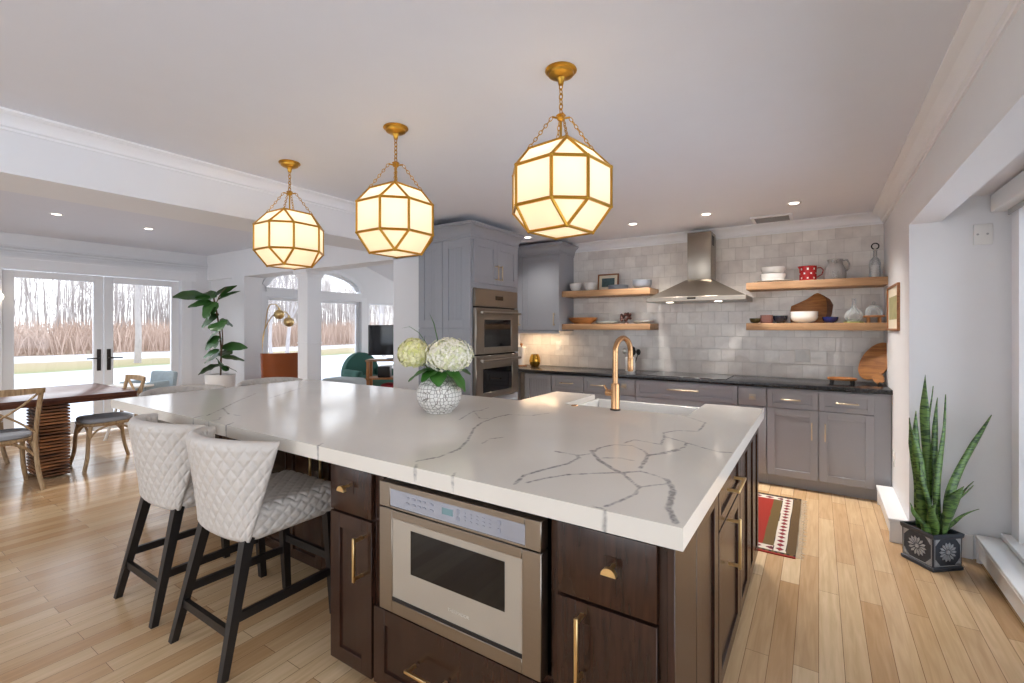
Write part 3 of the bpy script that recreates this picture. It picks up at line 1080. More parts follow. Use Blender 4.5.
def island_top():
    XF, XR, YF, YN, YK, XN = -4.08, -0.28, 1.20, 2.70, 3.24, -1.70
    sx0, sx1, sy = -1.385, -0.615, 2.745
    outline = [(XF, YF), (XR, YF), (XR, YK), (sx1, YK), (sx1, sy), (sx0, sy), (sx0, YK), (XN, YK), (XN, YN), (XF, YN)]
    xs = axis([XF, -2.6, XN, sx0, sx1, XR], 0.010)
    yv = axis([YF, YN, sy, YK], 0.010)
    bm = bmesh.new()
    vt = {}

    def V(i, j, z):
        k = (i, j, z)
        if k not in vt:
            vt[k] = bm.verts.new((xs[i], yv[j], z))
        return vt[k]
    zt, zb = 0.92, 0.862
    cell = {}
    for i in range(len(xs) - 1):
        for j in range(len(yv) - 1):
            cell[i, j] = inside(outline, (xs[i] + xs[i + 1]) / 2, (yv[j] + yv[j + 1]) / 2)
    for (i, j), on in cell.items():
        if not on:
            continue
        bm.faces.new((V(i, j, zt), V(i + 1, j, zt), V(i + 1, j + 1, zt), V(i, j + 1, zt)))
        bm.faces.new((V(i, j, zb), V(i, j + 1, zb), V(i + 1, j + 1, zb), V(i + 1, j, zb)))
        for (di, dj, a, b) in ((0, -1, (i, j), (i + 1, j)), (1, 0, (i + 1, j), (i + 1, j + 1)), (0, 1, (i + 1, j + 1), (i, j + 1)), (-1, 0, (i, j + 1), (i, j))):
            if not cell.get((i + di, j + dj), False):
                bm.faces.new((V(*a, zb), V(*b, zb), V(*b, zt), V(*a, zt)))
    rim = [e for e in bm.edges if len(e.link_faces) == 2 and e.calc_face_angle(0) > 1.0 and all(v.co.z > 0.9 for v in e.verts)]
    bmesh.ops.bevel(bm, geom=rim, offset=0.004, segments=2, profile=0.5, affect='EDGES')
    me = bpy.data.meshes.new('island_worktop')
    bm.to_mesh(me)
    bm.free()
    at = me.attributes.new('vein', 'FLOAT', 'POINT')
    at.data.foreach_set('value', [vein_dist(v.co.x, v.co.y) for v in me.vertices])
    me.materials.append(M['quartz'])
    me.shade_smooth()
    me.set_sharp_from_angle(angle=radians(35))
    o = bpy.data.objects.new('island_worktop', me)
    C.objects.link(o)
    return tag(o, 'large L-shaped white quartz worktop with grey veins covering the kitchen island', 'worktop')


island_top()
ZK = 0.86
E_, B_ = M['espresso'], M['brass']
cabinet('island_cabinet', 'narrow dark wood island cabinet left of the built-in microwave, drawer over tall door', (-1.70, 1.24, 0), 0, 0.262, 0.60, 0.05, ZK,
        [('drawer', 0.004, 0.258, 0.668, 0.852, 'slab', ('k', 0.125, 0.778, 0)),
         ('door', 0.004, 0.258, 0.055, 0.662, 'shaker', ('v', 0.205, 0.52, 0.17))], E_, B_, kick_m=M['dark'])
cabinet('island_cabinet', 'dark wood island cabinet housing the microwave with one wide drawer below', (-1.436, 1.24, 0), 0, 0.79, 0.60, 0.05, ZK,
        [('drawer', 0.004, 0.772, 0.055, 0.352, 'shaker', ('h', 0.30, 0.205, 0.17))], E_, B_, open_front=(0.040, 0.768, 0.372, 0.848), kick_m=M['dark'])
cabinet('island_cabinet', 'dark wood island cabinet at the near right corner, knobbed drawer above a door', (-0.644, 1.24, 0), 0, 0.317, 0.60, 0.05, ZK,
        [('drawer', 0.004, 0.296, 0.645, 0.852, 'slab', ('k', 0.178, 0.765, 0)),
         ('door', 0.004, 0.296, 0.055, 0.639, 'shaker', ('v', 0.085, 0.52, 0.19))], E_, B_, kick_m=M['dark'])
# finished end panel with a corner post, facing the window
t = thing('island_end_panel', 'dark wood panelled end of the island at its near right corner, facing the window', 'panel', (-0.325, 1.222, 0))
MB().box(0, 0.02, 0, 0.25, 0.02, ZK, 0.002, 1).build('corner_post', E_, t)
shaker(0.36, 0.80, 0.02, 0.07).xf(frameM(0, 0.255, 0.055, pi / 2)).build('raised_panel', E_, t)
# units along the right side of the island (front faces +x)
cabinet('island_cabinet', 'dark wood island cabinet on the window side, one drawer above a tall door', (-0.325, 1.848, 0), pi / 2, 0.55, 0.55, 0.06, ZK,
        [('drawer', 0.004, 0.546, 0.668, 0.852, 'shaker', ('h', 0.275, 0.77, 0.20)),
         ('door', 0.004, 0.546, 0.065, 0.662, 'shaker', ('v', 0.22, 0.55, 0.20))], E_, B_, kick_m=M['dark'])
cabinet('island_cabinet', 'narrow dark wood island cabinet on the window side just before the sink end', (-0.325, 2.40, 0), pi / 2, 0.335, 0.55, 0.06, ZK,
        [('door', 0.004, 0.331, 0.065, 0.852, 'shaker', None)], E_, B_, kick_m=M['dark'])
cabinet('island_cabinet', 'dark wood panelled island cabinet beside the sink at the far right corner', (-0.325, 2.737, 0), pi / 2, 0.463, 0.28, 0.06, ZK,
        [('panel', 0.004, 0.230, 0.065, 0.852, 'shaker', None), ('panel', 0.234, 0.459, 0.065, 0.852, 'shaker', None)], E_, B_, kick_m=M['dark'])
# cook's side: sink cabinet and its neighbour (fronts face +y)
cabinet('sink_cabinet', 'dark wood sink cabinet under the white apron sink, facing the range', (-0.608, 3.19, 0), pi, 0.785, 0.44, 0.06, 0.62,
        [('door', 0.004, 0.39, 0.065, 0.615, 'shaker', ('v', 0.35, 0.48, 0.15)), ('door', 0.394, 0.781, 0.065, 0.615, 'shaker', ('v', 0.435, 0.48, 0.15))], E_, B_, kick_m=M['dark'])
cabinet('island_cabinet', 'dark wood island cabinet left of the sink, facing the range', (-1.395, 3.19, 0), pi, 0.29, 0.44, 0.06, ZK,
        [('door', 0.004, 0.286, 0.065, 0.852, 'shaker', ('v', 0.05, 0.6, 0.15))], E_, B_, kick_m=M['dark'])
# seating side, set back under the overhang
for i, (x, w, lab) in enumerate(((-2.64, 0.68, 'dark wood two-door island cabinet under the overhang behind the nearest counter stool'),
                                 (-3.322, 0.68, 'dark wood two-door island cabinet under the overhang, middle of the three'),
                                 (-3.66, 0.336, 'narrow dark wood two-door island cabinet under the overhang at the dining end'))):
    h = w / 2
    cabinet('island_cabinet', lab, (x, 1.62, 0), 0, w, 0.70, 0.06, ZK,
            [('door', 0.004, h, 0.065, 0.852, 'shaker', ('v', h - 0.045, 0.63, 0.17)), ('door', h, w - 0.004, 0.065, 0.852, 'shaker', ('v', h + 0.045, 0.63, 0.17))],
            E_, B_, 'doors under the island overhang', kick_m=M['dark'])
t = thing('island_filler_panel', 'plain dark wood side panel of the island next to the nearest stool', 'panel', (-1.958, 1.60, 0))
MB().box(0, 0.24, 0, 0.02, 0.02, ZK, 0.002, 1).build('front_panel', E_, t)
MB().box(0.0, 0.02, 0.02, 0.72, 0.02, ZK, 0.002, 1).build('return_panel', E_, t)


# ---- drawer microwave in the island
def microwave():
    t = thing('drawer_microwave', 'stainless drawer microwave with dark window built into the front of the island', 'microwave', (-1.024, 1.24, 0.376))
    # local: x -0.363..0.363, front toward -y, z 0..0.47
    w = 0.345
    MB().box(-0.335, 0.335, 0.0, 0.42, 0.012, 0.46).build('casing', M['dark'], t)
    b = MB()
    za, zb = 0.0, 0.376
    y0, y1 = -0.045, -0.002
    b.box(-w, -w + 0.066, y0, y1, za, zb, 0.002, 1)
    b.box(w - 0.066, w, y0, y1, za, zb, 0.002, 1)
    b.box(-w + 0.066, w - 0.066, y0, y1, za, za + 0.045, 0.002, 1)
    b.box(-w + 0.066, w - 0.066, y0, y1, zb - 0.032, zb, 0.002, 1)
    f = b.build('drawer_front', M['steel'], t)
    g = MB()
    g.box(-w + 0.066, w - 0.066, y0 + 0.004, y1, za + 0.057, zb - 0.032)
    g.build('glass_front', M['silver_glass'], f)
    MB().box(-w + 0.066, w - 0.066, y0 + 0.001, y1, za + 0.045, za + 0.057).build('groove_shade_strip', M['dark'], f)  # flush dark strip, the shade of the finger groove put in as colour
    MB().box(-0.187, 0.215, y0 + 0.0025, y0 + 0.004, 0.163, 0.318, 0.0005, 1).build('window', M['black_glass'], f)
    b = MB()
    za, zb = 0.380, 0.470
    b.box(-w, -w + 0.056, y0, y1, za, zb, 0.002, 1)
    b.box(w - 0.056, w, y0, y1, za, zb, 0.002, 1)
    b.box(-w + 0.056, w - 0.056, y0, y1, za, za + 0.008, 0.001, 1)
    b.box(-w + 0.056, w - 0.056, y0, y1, zb - 0.02, zb, 0.001, 1)
    cpl = b.build('control_panel', M['steel'], t)
    MB().box(-w + 0.056, w - 0.056, y0 + 0.002, y1, za + 0.008, zb - 0.02).build('control_glass', M['panel_glass'], cpl)
    MB().box(-0.038, 0.008, y0 + 0.0005, y0 + 0.002, 0.412, 0.433).build('display', M['lcd'], cpl)
    spots = [(x, z, 0.007, 0.003) for x in (-0.20, -0.17, -0.145, -0.12, -0.085) for z in (0.412, 0.432)]
    spots += [(x, z, 0.004, 0.0015) for x in (0.06, 0.085, 0.11, 0.135, 0.16) for z in (0.410, 0.422, 0.434)]
    spots += [(x, z, 0.006, 0.006) for x in (0.03, 0.195) for z in (0.410, 0.434)]
    for x, z, hw, hh in spots:
        MB().box(x - hw, x + hw, y0 + 0.001, y0 + 0.0021, z - hh, z + hh).build('touch_key', M['icon'], cpl)
    cu = bpy.data.curves.new('lettering', 'FONT')
    cu.body = 'THERMADOR'
    cu.size = 0.015
    cu.align_x = 'CENTER'
    cu.extrude = 0.0003
    cu.materials.append(M['letter'])
    tmp = bpy.data.objects.new('lettering_curve', cu)
    me = bpy.data.meshes.new_from_object(tmp)
    bpy.data.objects.remove(tmp)
    me.transform(Matrix.Translation((0.03, y0 + 0.0035, 0.092)) @ Matrix.Rotation(pi / 2, 4, 'X'))
    o = bpy.data.objects.new('lettering', me)
    C.objects.link(o)
    o.parent = f


microwave()


# ---- sink, tap and air switch
def sink():
    x0, x1, y0, y1, zt, zb = -1.380, -0.620, 2.750, 3.275, 0.888, 0.63
    t = thing('apron_sink', 'white fireclay apron sink set into the far side of the island', 'sink', (-1.0, 3.0, zb))
    b = MB()
    w = 0.025
    b.box(x0, x0 + w, y0, y1, zb, zt, 0.006, 2)
    b.box(x1 - w, x1, y0, y1, zb, zt, 0.006, 2)
    b.box(x0 + w, x1 - w, y0, y0 + w, zb, zt, 0.006, 2)
    b.box(x0 + w, x1 - w, y1 - w * 1.3, y1, zb, zt, 0.006, 2)
    b.box(x0 + w, x1 - w, y0 + w, y1 - w * 1.3, zb, zb + 0.02)
    b.build('basin', M['white_ceramic'], t, t.location)
    MB().lathe([(0.001, 0.022), (0.04, 0.022), (0.045, 0.02), (0.045, 0.019)], (-1.0, 3.0, zb), 20).build('drain', M['nickel'], t, t.location)


sink()


def faucet():
    t = thing('pull_down_tap', 'champagne bronze gooseneck tap standing at the edge of the white sink', 'tap', (-1.02, 2.695, 0.92), radians(78))
    b = MB()
    b.lathe([(0.031, 0), (0.031, 0.008), (0.027, 0.010)], n=28)
    b.build('base_ring', M['dark'], t)
    b = MB()
    b.lathe([(0.027, 0.008), (0.0255, 0.012), (0.0255, 0.155), (0.024, 0.158), (0.0165, 0.160)], n=28)
    b.build('body', M['rosegold'], t)
    R_ = 0.085
    pts = [(0, 0, 0.155), (0, 0, 0.25), (0, 0, 0.345)]
    pts += [(R_ - R_ * cos(a), 0, 0.345 + R_ * sin(a)) for a in [pi * k / 16 for k in range(1, 17)]]
    pts += [(2 * R_, 0, 0.30)]
    MB().tube(pts, 0.0165, 16).build('spout', M['rosegold'], t)
    MB().tube([(2 * R_, 0, 0.305), (2 * R_, 0, 0.30), (2 * R_, 0, 0.232), (2 * R_, 0, 0.222)], [0.0165, 0.0185, 0.0195, 0.017], 16).build('spray_head', M['rosegold'], t)
    h = MB()
    h.cyl((0, 0.018, 0.10), (0, 0.062, 0.10), 0.0195, n=18)
    hub = h.build('valve', M['rosegold'], t)
    MB().tube([(0, 0.050, 0.10), (0, 0.062, 0.118), (0, 0.078, 0.142)], [0.008, 0.0075, 0.007], 10).build('lever', M['rosegold'], hub)


faucet()
b = MB().lathe([(0.022, 0), (0.022, 0.004), (0.018, 0.007), (0.0, 0.008)], (0, 0, 0), 22)
o = b.build('air_switch_button', M['rosegold'])
o.location = (-1.29, 2.70, 0.92)
tag(o, 'small round bronze air switch button on the worktop left of the tap', 'button')


# ================================================================== BACK WALL CABINETS
G_, N_ = M['grey'], mat('warm_brushed_pulls', (206, 190, 164), 0.36, 1.0, var=0.04)
YC = 4.79


def base(x0, x1, label, items, group=None):
    its = []
    for k, a, b, za, zb, st, pu in items:
        if pu:
            pu = (pu[0], pu[1] - x0, pu[2], pu[3])
        its.append((k, a - x0, b - x0, za, zb, st, pu))
    return cabinet('base_cabinet', label, (x0, YC, 0), 0, x1 - x0 - 0.001, YB - YC - 0.002, 0.10, 0.882, its, G_, N_, group, toe_in=0.05, plate_m=M['nickel'])


ZT, ZS, ZB = 0.872, 0.705, 0.105
base(-2.945, -2.57, 'grey corner base cabinet with one bead-panel door beside the wall ovens', [('door', -2.93, -2.58, ZB, ZT, 'bead', None)])
base(-2.57, -2.17, 'grey drawer base cabinet right of the bead-panel corner cabinet', [('drawer', -2.568, -2.172, ZS, ZT, 'shaker', ('h', -2.37, 0.79, 0.16)), ('drawer', -2.568, -2.172, 0.41, ZS - 0.003, 'shaker', ('h', -2.37, 0.56, 0.16)), ('drawer', -2.568, -2.172, ZB, 0.407, 'shaker', ('h', -2.37, 0.26, 0.16))])
base(-2.17, -1.83, 'grey drawer base cabinet seen behind the tap', [('drawer', -2.168, -1.832, ZS, ZT, 'shaker', ('h', -2.0, 0.79, 0.15)), ('drawer', -2.168, -1.832, 0.41, ZS - 0.003, 'shaker', ('h', -2.0, 0.56, 0.15)), ('drawer', -2.168, -1.832, ZB, 0.407, 'shaker', ('h', -2.0, 0.26, 0.15))])
base(-1.83, -1.59, 'narrow grey knobbed base cabinet left of the cooktop drawers', [('drawer', -1.828, -1.592, ZS, ZT, 'slab', ('k', -1.71, 0.80, 0)), ('door', -1.828, -1.592, ZB, ZS - 0.003, 'slab', None)])
base(-1.59, -0.625, 'wide grey drawer base cabinet under the cooktop', [('drawer', -1.588, -0.627, ZS, ZT, 'shaker', ('h', -1.11, 0.80, 0.30)), ('drawer', -1.588, -0.627, 0.41, ZS - 0.003, 'shaker', ('h', -1.11, 0.60, 0.30)), ('drawer', -1.588, -0.627, ZB, 0.407, 'shaker', ('h', -1.11, 0.30, 0.30))])
base(-0.625, -0.39, 'narrow grey knobbed base cabinet right of the cooktop drawers', [('drawer', -0.623, -0.392, ZS, ZT, 'slab', ('k', -0.505, 0.785, 0)), ('door', -0.623, -0.392, ZB, ZS - 0.003, 'slab', None)])
base(-0.39, 0.487, 'grey base cabinet at the right end with two drawers over two doors',
     [('drawer', -0.388, -0.003, ZS, ZT, 'shaker', ('h', -0.205, 0.785, 0.15)), ('drawer', 0.0, 0.377, ZS, ZT, 'shaker', ('h', 0.195, 0.785, 0.16)),
      ('door', -0.388, -0.003, ZB, ZS - 0.003, 'shaker', ('v', -0.05, 0.53, 0.15)), ('door', 0.0, 0.377, ZB, ZS - 0.003, 'shaker', ('v', 0.045, 0.53, 0.15))])
o = MB().box(-3.355, 0.488, 4.735, YB - 0.001, 0.883, 0.92, 0.003, 2).build('granite_worktop', M['black_stone'])
tag(o, 'long black granite worktop running along the tiled back wall', 'worktop')
o = MB().box(-1.48, -0.73, 4.80, 5.28, 0.92, 0.926, 0.002, 1).build('cooktop', M['cooktop'])
tag(o, 'flat black glass cooktop under the range hood', 'cooktop')


# ---- tall oven cabinet (front faces +x)
def crown_box(x0, x1, y0, y1, za, zb, mode):
    """cabinet crown swept round the front-right corner as stacked rectangles"""
    b = MB()
    h = zb - za
    rings = []
    for e, f in ((0.002, 0), (0.006, 0.0), (0.006, 0.16), (0.014, 0.18), (0.014, 0.26), (0.018, 0.40), (0.028, 0.54), (0.045, 0.68), (0.066, 0.78), (0.074, 0.80), (0.074, 0.87), (0.086, 0.89), (0.086, 1.0)):
        z = za + h * f
        rings.append(b.ring([(x0, y0 - e, z), (x1 + e, y0 - e, z), (x1 + e, y1, z), (x0, y1, z)]))
    return b.skin(rings)


def oven_tower():
    x0, x1, y0, y1 = -3.36, -2.70, 3.43, 4.25
    t = thing('oven_cabinet', 'tall grey cabinet with crown housing the double wall oven', 'cabinet', (x1, y0, 0))
    o = t.location
    b = MB()
    # carcass with an opening for the ovens  (y 3.49..4.20, z .70..1.79)
    oa, ob, za, zb = 3.465, 4.205, 0.72, 1.79
    b.box(x0, x1, y0 + 0.02, oa, 0.0, 2.25)
    b.box(x0, x1, ob, y1, 0.0, 2.25)
    b.box(x0, x1, oa, ob, 0.0, za)
    b.box(x0, x1, oa, ob, zb, 2.25)
    b.box(x0, x0 + 0.03, oa, ob, za, zb)
    b.build('carcass', M['grey'], t, o)
    # panelled side towards the island
    for xa, xb, z_a, z_b in ((x0 + 0.004, -3.045, 0.10, 1.405), (-3.04, x1, 0.10, 1.405), (x0 + 0.004, -3.045, 1.41, 2.243), (-3.04, x1, 1.41, 2.243)):
        p = shaker(xb - xa, z_b - z_a, 0.02, 0.075, bead=True)
        p.xf(frameM(xa, y0 + 0.02, z_a))
        p.build('side_panel', M['grey'], t, o)
    # pair of doors above the ovens
    for k, (ya, yb) in enumerate(((3.46, 3.83), (3.833, 4.205))):
        p = shaker(yb - ya, 0.405, 0.022, 0.06)
        p.xf(frameM(x1, ya, 1.835, pi / 2))
        d = p.build('door', M['grey'], t, o)
        h = bar_pull(0.15, True)
        h.xf(frameM(x1 + 0.022, 3.80 if k == 0 else 3.868, 1.95, pi / 2))
        h.build('handle', N_, d, o)
    # drawer below
    p = shaker(0.745, 0.55, 0.022)
    p.xf(frameM(x1, 3.46, 0.12, pi / 2))
    p.build('drawer', M['grey'], t, o)
    # swept crown, open to the ceiling by a hand's breadth
    crown_box(x0, x1, y0, y1, 2.245, 2.385, 'S').build('crown_moulding', M['grey'], t, o)


oven_tower()


def double_oven():
    y0, y1 = 3.47, 4.20
    x = -2.70
    t = thing('double_wall_oven', 'stainless double wall oven with two dark windows built into the tall grey cabinet', 'oven', (x, (y0 + y1) / 2, 0.725))
    o = t.location
    MB().box(x - 0.5, x + 0.0, y0 + 0.02, y1 - 0.02, 0.73, 1.78).build('casing', M['dark'], t, o)
    MB().box(x, x + 0.025, y0, y1, 1.615, 1.785, 0.003, 1).build('control_panel', M['steel'], t, o)
    MB().box(x + 0.0255, x + 0.028, 3.80, 3.93, 1.685, 1.725).build('display', M['bronze_lcd'], t, o)

    def door(z0, z1, wy0, wy1, wz0, wz1):
        b = MB()
        xa, xb = x, x + 0.04
        b.box(xa, xb, y0, wy0, z0, z1, 0.003, 1)
        b.box(xa, xb, wy1, y1, z0, z1, 0.003, 1)
        b.box(xa, xb, wy0, wy1, z0, wz0, 0.003, 1)
        b.box(xa, xb, wy0, wy1, wz1, z1, 0.003, 1)
        d = b.build('oven_door', M['steel'], t, o)
        MB().box(xa, xb - 0.006, wy0, wy1, wz0, wz1).build('oven_window', M['black_glass'], d, o)
        h = MB()
        zh = z1 - 0.045
        h.cyl((xb + 0.045, y0 + 0.03, zh), (xb + 0.045, y1 - 0.03, zh), 0.013, n=14)
        for yy in (y0 + 0.07, y1 - 0.07):
            h.cyl((xb, yy, zh), (xb + 0.045, yy, zh), 0.009, n=10)
        h.build('handle', M['steel'], d, o)
    door(1.160, 1.60, 3.60, 4.06, 1.225, 1.49)
    door(0.735, 1.145, 3.58, 4.08, 0.79, 1.02)


double_oven()


# ---- upper cabinet
def upper():
    x0, x1, y0, y1, z0, z1 = -3.34, -2.575, 4.985, YB - 0.001, 1.372, 2.287
    t = thing('upper_cabinet', 'grey crowned wall cabinet hanging left of the open shelves', 'cabinet', (x0, y1, z0))
    o = t.location
    MB().box(x0, x1, y0, y1, z0, z1, 0.001, 1).build('carcass', M['grey'], t, o)
    for xa, xb, hx in ((-3.335, -3.085, -3.115), (-3.08, x1 - 0.002, -2.63)):
        p = shaker(xb - xa, 0.895, 0.02, 0.06)
        p.xf(frameM(xa, y0, z0 + 0.01))
        d = p.build('door', M['grey'], t, o)
        h = bar_pull(0.15, True)
        h.xf(frameM(hx, y0 - 0.02, 1.51))
        h.build('handle', N_, d, o)
    crown_box(x0, x1, y0 - 0.02, y1, 2.285, 2.415, 'S').build('crown_moulding', M['grey'], t, o)
    MB().box(x0, x1, y0 - 0.018, y0 + 0.0, z0 - 0.03, z0, 0.002, 1).build('light_rail', M['grey'], t, o)
    MB().box(x0 + 0.1, x1 - 0.1, 5.15, 5.18, z0 - 0.012, z0).build('light_strip', M['warm_strip'], t, o)


upper()
L = bpy.data.lights.new('under_cabinet_lamp', 'AREA')
L.shape = 'RECTANGLE'
L.size, L.size_y = 0.5, 0.03
L.energy = 1.1
L.color = (1.0, 0.72, 0.45)
lo = bpy.data.objects.new('under_cabinet_lamp', L)
C.objects.link(lo)
lo.location = (-2.96, 5.165, 1.355)


# ---- range hood
def hood():
    xc, yb = -1.03, YB - 0.001
    t = thing('range_hood', 'stainless steel chimney range hood on the tiled wall over the cooktop', 'range hood', (xc, yb, 1.67))
    o = t.location
    b = MB()
    lo = [(xc - 0.46, 4.84), (xc + 0.46, 4.84), (xc + 0.46, yb), (xc - 0.46, yb)]
    hi = [(xc - 0.125, 5.08), (xc + 0.125, 5.08), (xc + 0.125, yb), (xc - 0.125, yb)]
    rings = [b.ring([(x, y, 1.722) for x, y in lo])]
    for k in range(1, 9):
        f = k / 8
        g = f ** 1.06
        rings.append(b.ring([(lx + (hx - lx) * f, ly + (hy - ly) * f, 1.722 + 0.185 * g) for (lx, ly), (hx, hy) in zip(lo, hi)]))
    b.skin(rings)
    b.build('canopy', M['steel'], t, o)
    MB().box(xc - 0.465, xc + 0.465, 4.835, yb, 1.675, 1.722, 0.003, 1).build('lip', M['steel'], t, o)
    MB().box(xc - 0.115, xc + 0.115, 5.09, yb, 1.905, 2.395, 0.004, 2).build('chimney', M['steel'], t, o)
    MB().box(xc - 0.06, xc + 0.02, 4.832, 4.835, 1.695, 1.712).build('control_strip', M['black_glass'], t, o)
    for x in (-0.27, 0.2):
        MB().lathe([(0.035, 0), (0.035, -0.003), (0.0, -0.003)], (xc + x, 5.0, 1.675), 18).build('hood_lamp', M['down'], t, o)
    v = MB()
    for k in range(4):
        v.box(xc + 0.115, xc + 0.1165, 5.15 + 0.03 * k, 5.165 + 0.03 * k, 2.26, 2.36)
    v.build('vent_slots', M['dark'], t, o)


hood()


# ---- floating shelves
def shelf(x0, x1, z0, z1, label):
    o = MB().box(x0, x1, 5.03, YB - 0.001, z0, z1, 0.003, 2).build('floating_shelf', M['oak'])
    tag(o, label, 'shelf', 'oak floating shelves')


SU, SL = 1.845, 1.456
shelf(-2.572, -1.515, 1.776, SU, 'thick oak floating shelf left of the hood, the upper one')
shelf(-2.572, -1.515, 1.388, SL, 'thick oak floating shelf left of the hood, the lower one')
shelf(-0.587, 0.488, 1.776, SU, 'thick oak floating shelf right of the hood, the upper one')
shelf(-0.587, 0.488, 1.388, SL, 'thick oak floating shelf right of the hood, the lower one')


# ================================================================== LIGHT FITTINGS
def downlight(x, y, z, label, group, power=46, warm=(1.0, 0.95, 0.89)):
    t = thing('recessed_downlight', label, 'ceiling light', (x, y, z), 0, group)
    MB().lathe([(0.036, -0.002), (0.052, -0.006), (0.056, -0.003), (0.056, 0.0), (0.036, 0.0)], n=24).build('trim_ring', M['trim'], t)
    MB().lathe([(0.036, -0.0025), (0.0, -0.0030)], n=20).build('lens', M['down'], t)
    L = bpy.data.lights.new('downlight_lamp', 'SPOT')
    L.energy = power
    L.color = warm
    L.spot_size = radians(125)
    L.spot_blend = 0.9
    L.shadow_soft_size = 0.14
    lo = bpy.data.objects.new('downlight_lamp', L)
    C.objects.link(lo)
    lo.parent = t
    lo.location = (0, 0, -0.015)


for x, y, lab in ((-2.80, 4.62, 'round recessed ceiling light beside the crown of the oven cabinet'),
                  (-1.557, 4.60, 'round recessed ceiling light left of the hood chimney'),
                  (-0.862, 4.57, 'round recessed ceiling light just right of the hood chimney'),
                  (-0.172, 4.56, 'round recessed ceiling light nearest the ceiling vent')):
    downlight(x, y, ZC, lab, 'recessed lights over the kitchen', 18 if x < -2 else (92 if x < -0.5 else 55))
downlight(-6.40, 1.45, ZD, 'round recessed ceiling light over the dining table, the left one', 'recessed lights over the dining area')
downlight(-6.45, 2.24, ZD, 'round recessed ceiling light over the dining table, the right one', 'recessed lights over the dining area')

# ceiling vent
t = thing('ceiling_vent', 'small rectangular slotted air vent in the ceiling near the back wall', 'vent', (-0.37, 5.08, ZC))
b = MB()
b.box(-0.17, 0.17, -0.15, -0.12, -0.014, 0, 0.003, 1)
b.box(-0.17, 0.17, 0.12, 0.15, -0.014, 0, 0.003, 1)
b.box(-0.17, -0.14, -0.12, 0.12, -0.014, 0, 0.003, 1)
b.box(0.14, 0.17, -0.12, 0.12, -0.014, 0, 0.003, 1)
b.build('vent_frame', M['trim'], t)
for k in range(8):
    b = MB().box(-0.14, 0.14, -0.014, 0.014, -0.0015, 0.0015)
    b.xf(Matrix.Translation((0, -0.105 + k * 0.03, -0.008)) @ Matrix.Rotation(0.6, 4, 'X'))
    b.build('louvre', M['plate_grey'], t)


def torus_link(b, c, d, up, L=0.021, Wd=0.012, r=0.0017):
    d = Vector(d).normalized()
    up = Vector(up).normalized()
    pts = []
    for k in range(10):
        a = 2 * pi * k / 10
        pts.append(Vector(c) + d * (L / 2 * cos(a)) + up * (Wd / 2 * sin(a)))
    b.tube(pts, r, 5, closed=True)


def chain(b, p0, p1, step=0.0165, **kw):
    p0, p1 = Vector(p0), Vector(p1)
    d = p1 - p0
    n_ = max(2, int(d.length / step))
    a = d.normalized()
    s1 = a.cross(Vector((0.3, 0.2, 1)) if abs(a.z) < 0.95 else Vector((1, 0, 0))).normalized()
    s2 = a.cross(s1).normalized()
    for k in range(n_):
        torus_link(b, p0 + d * ((k + 0.5) / n_), a, s1 if k % 2 else s2, **kw)


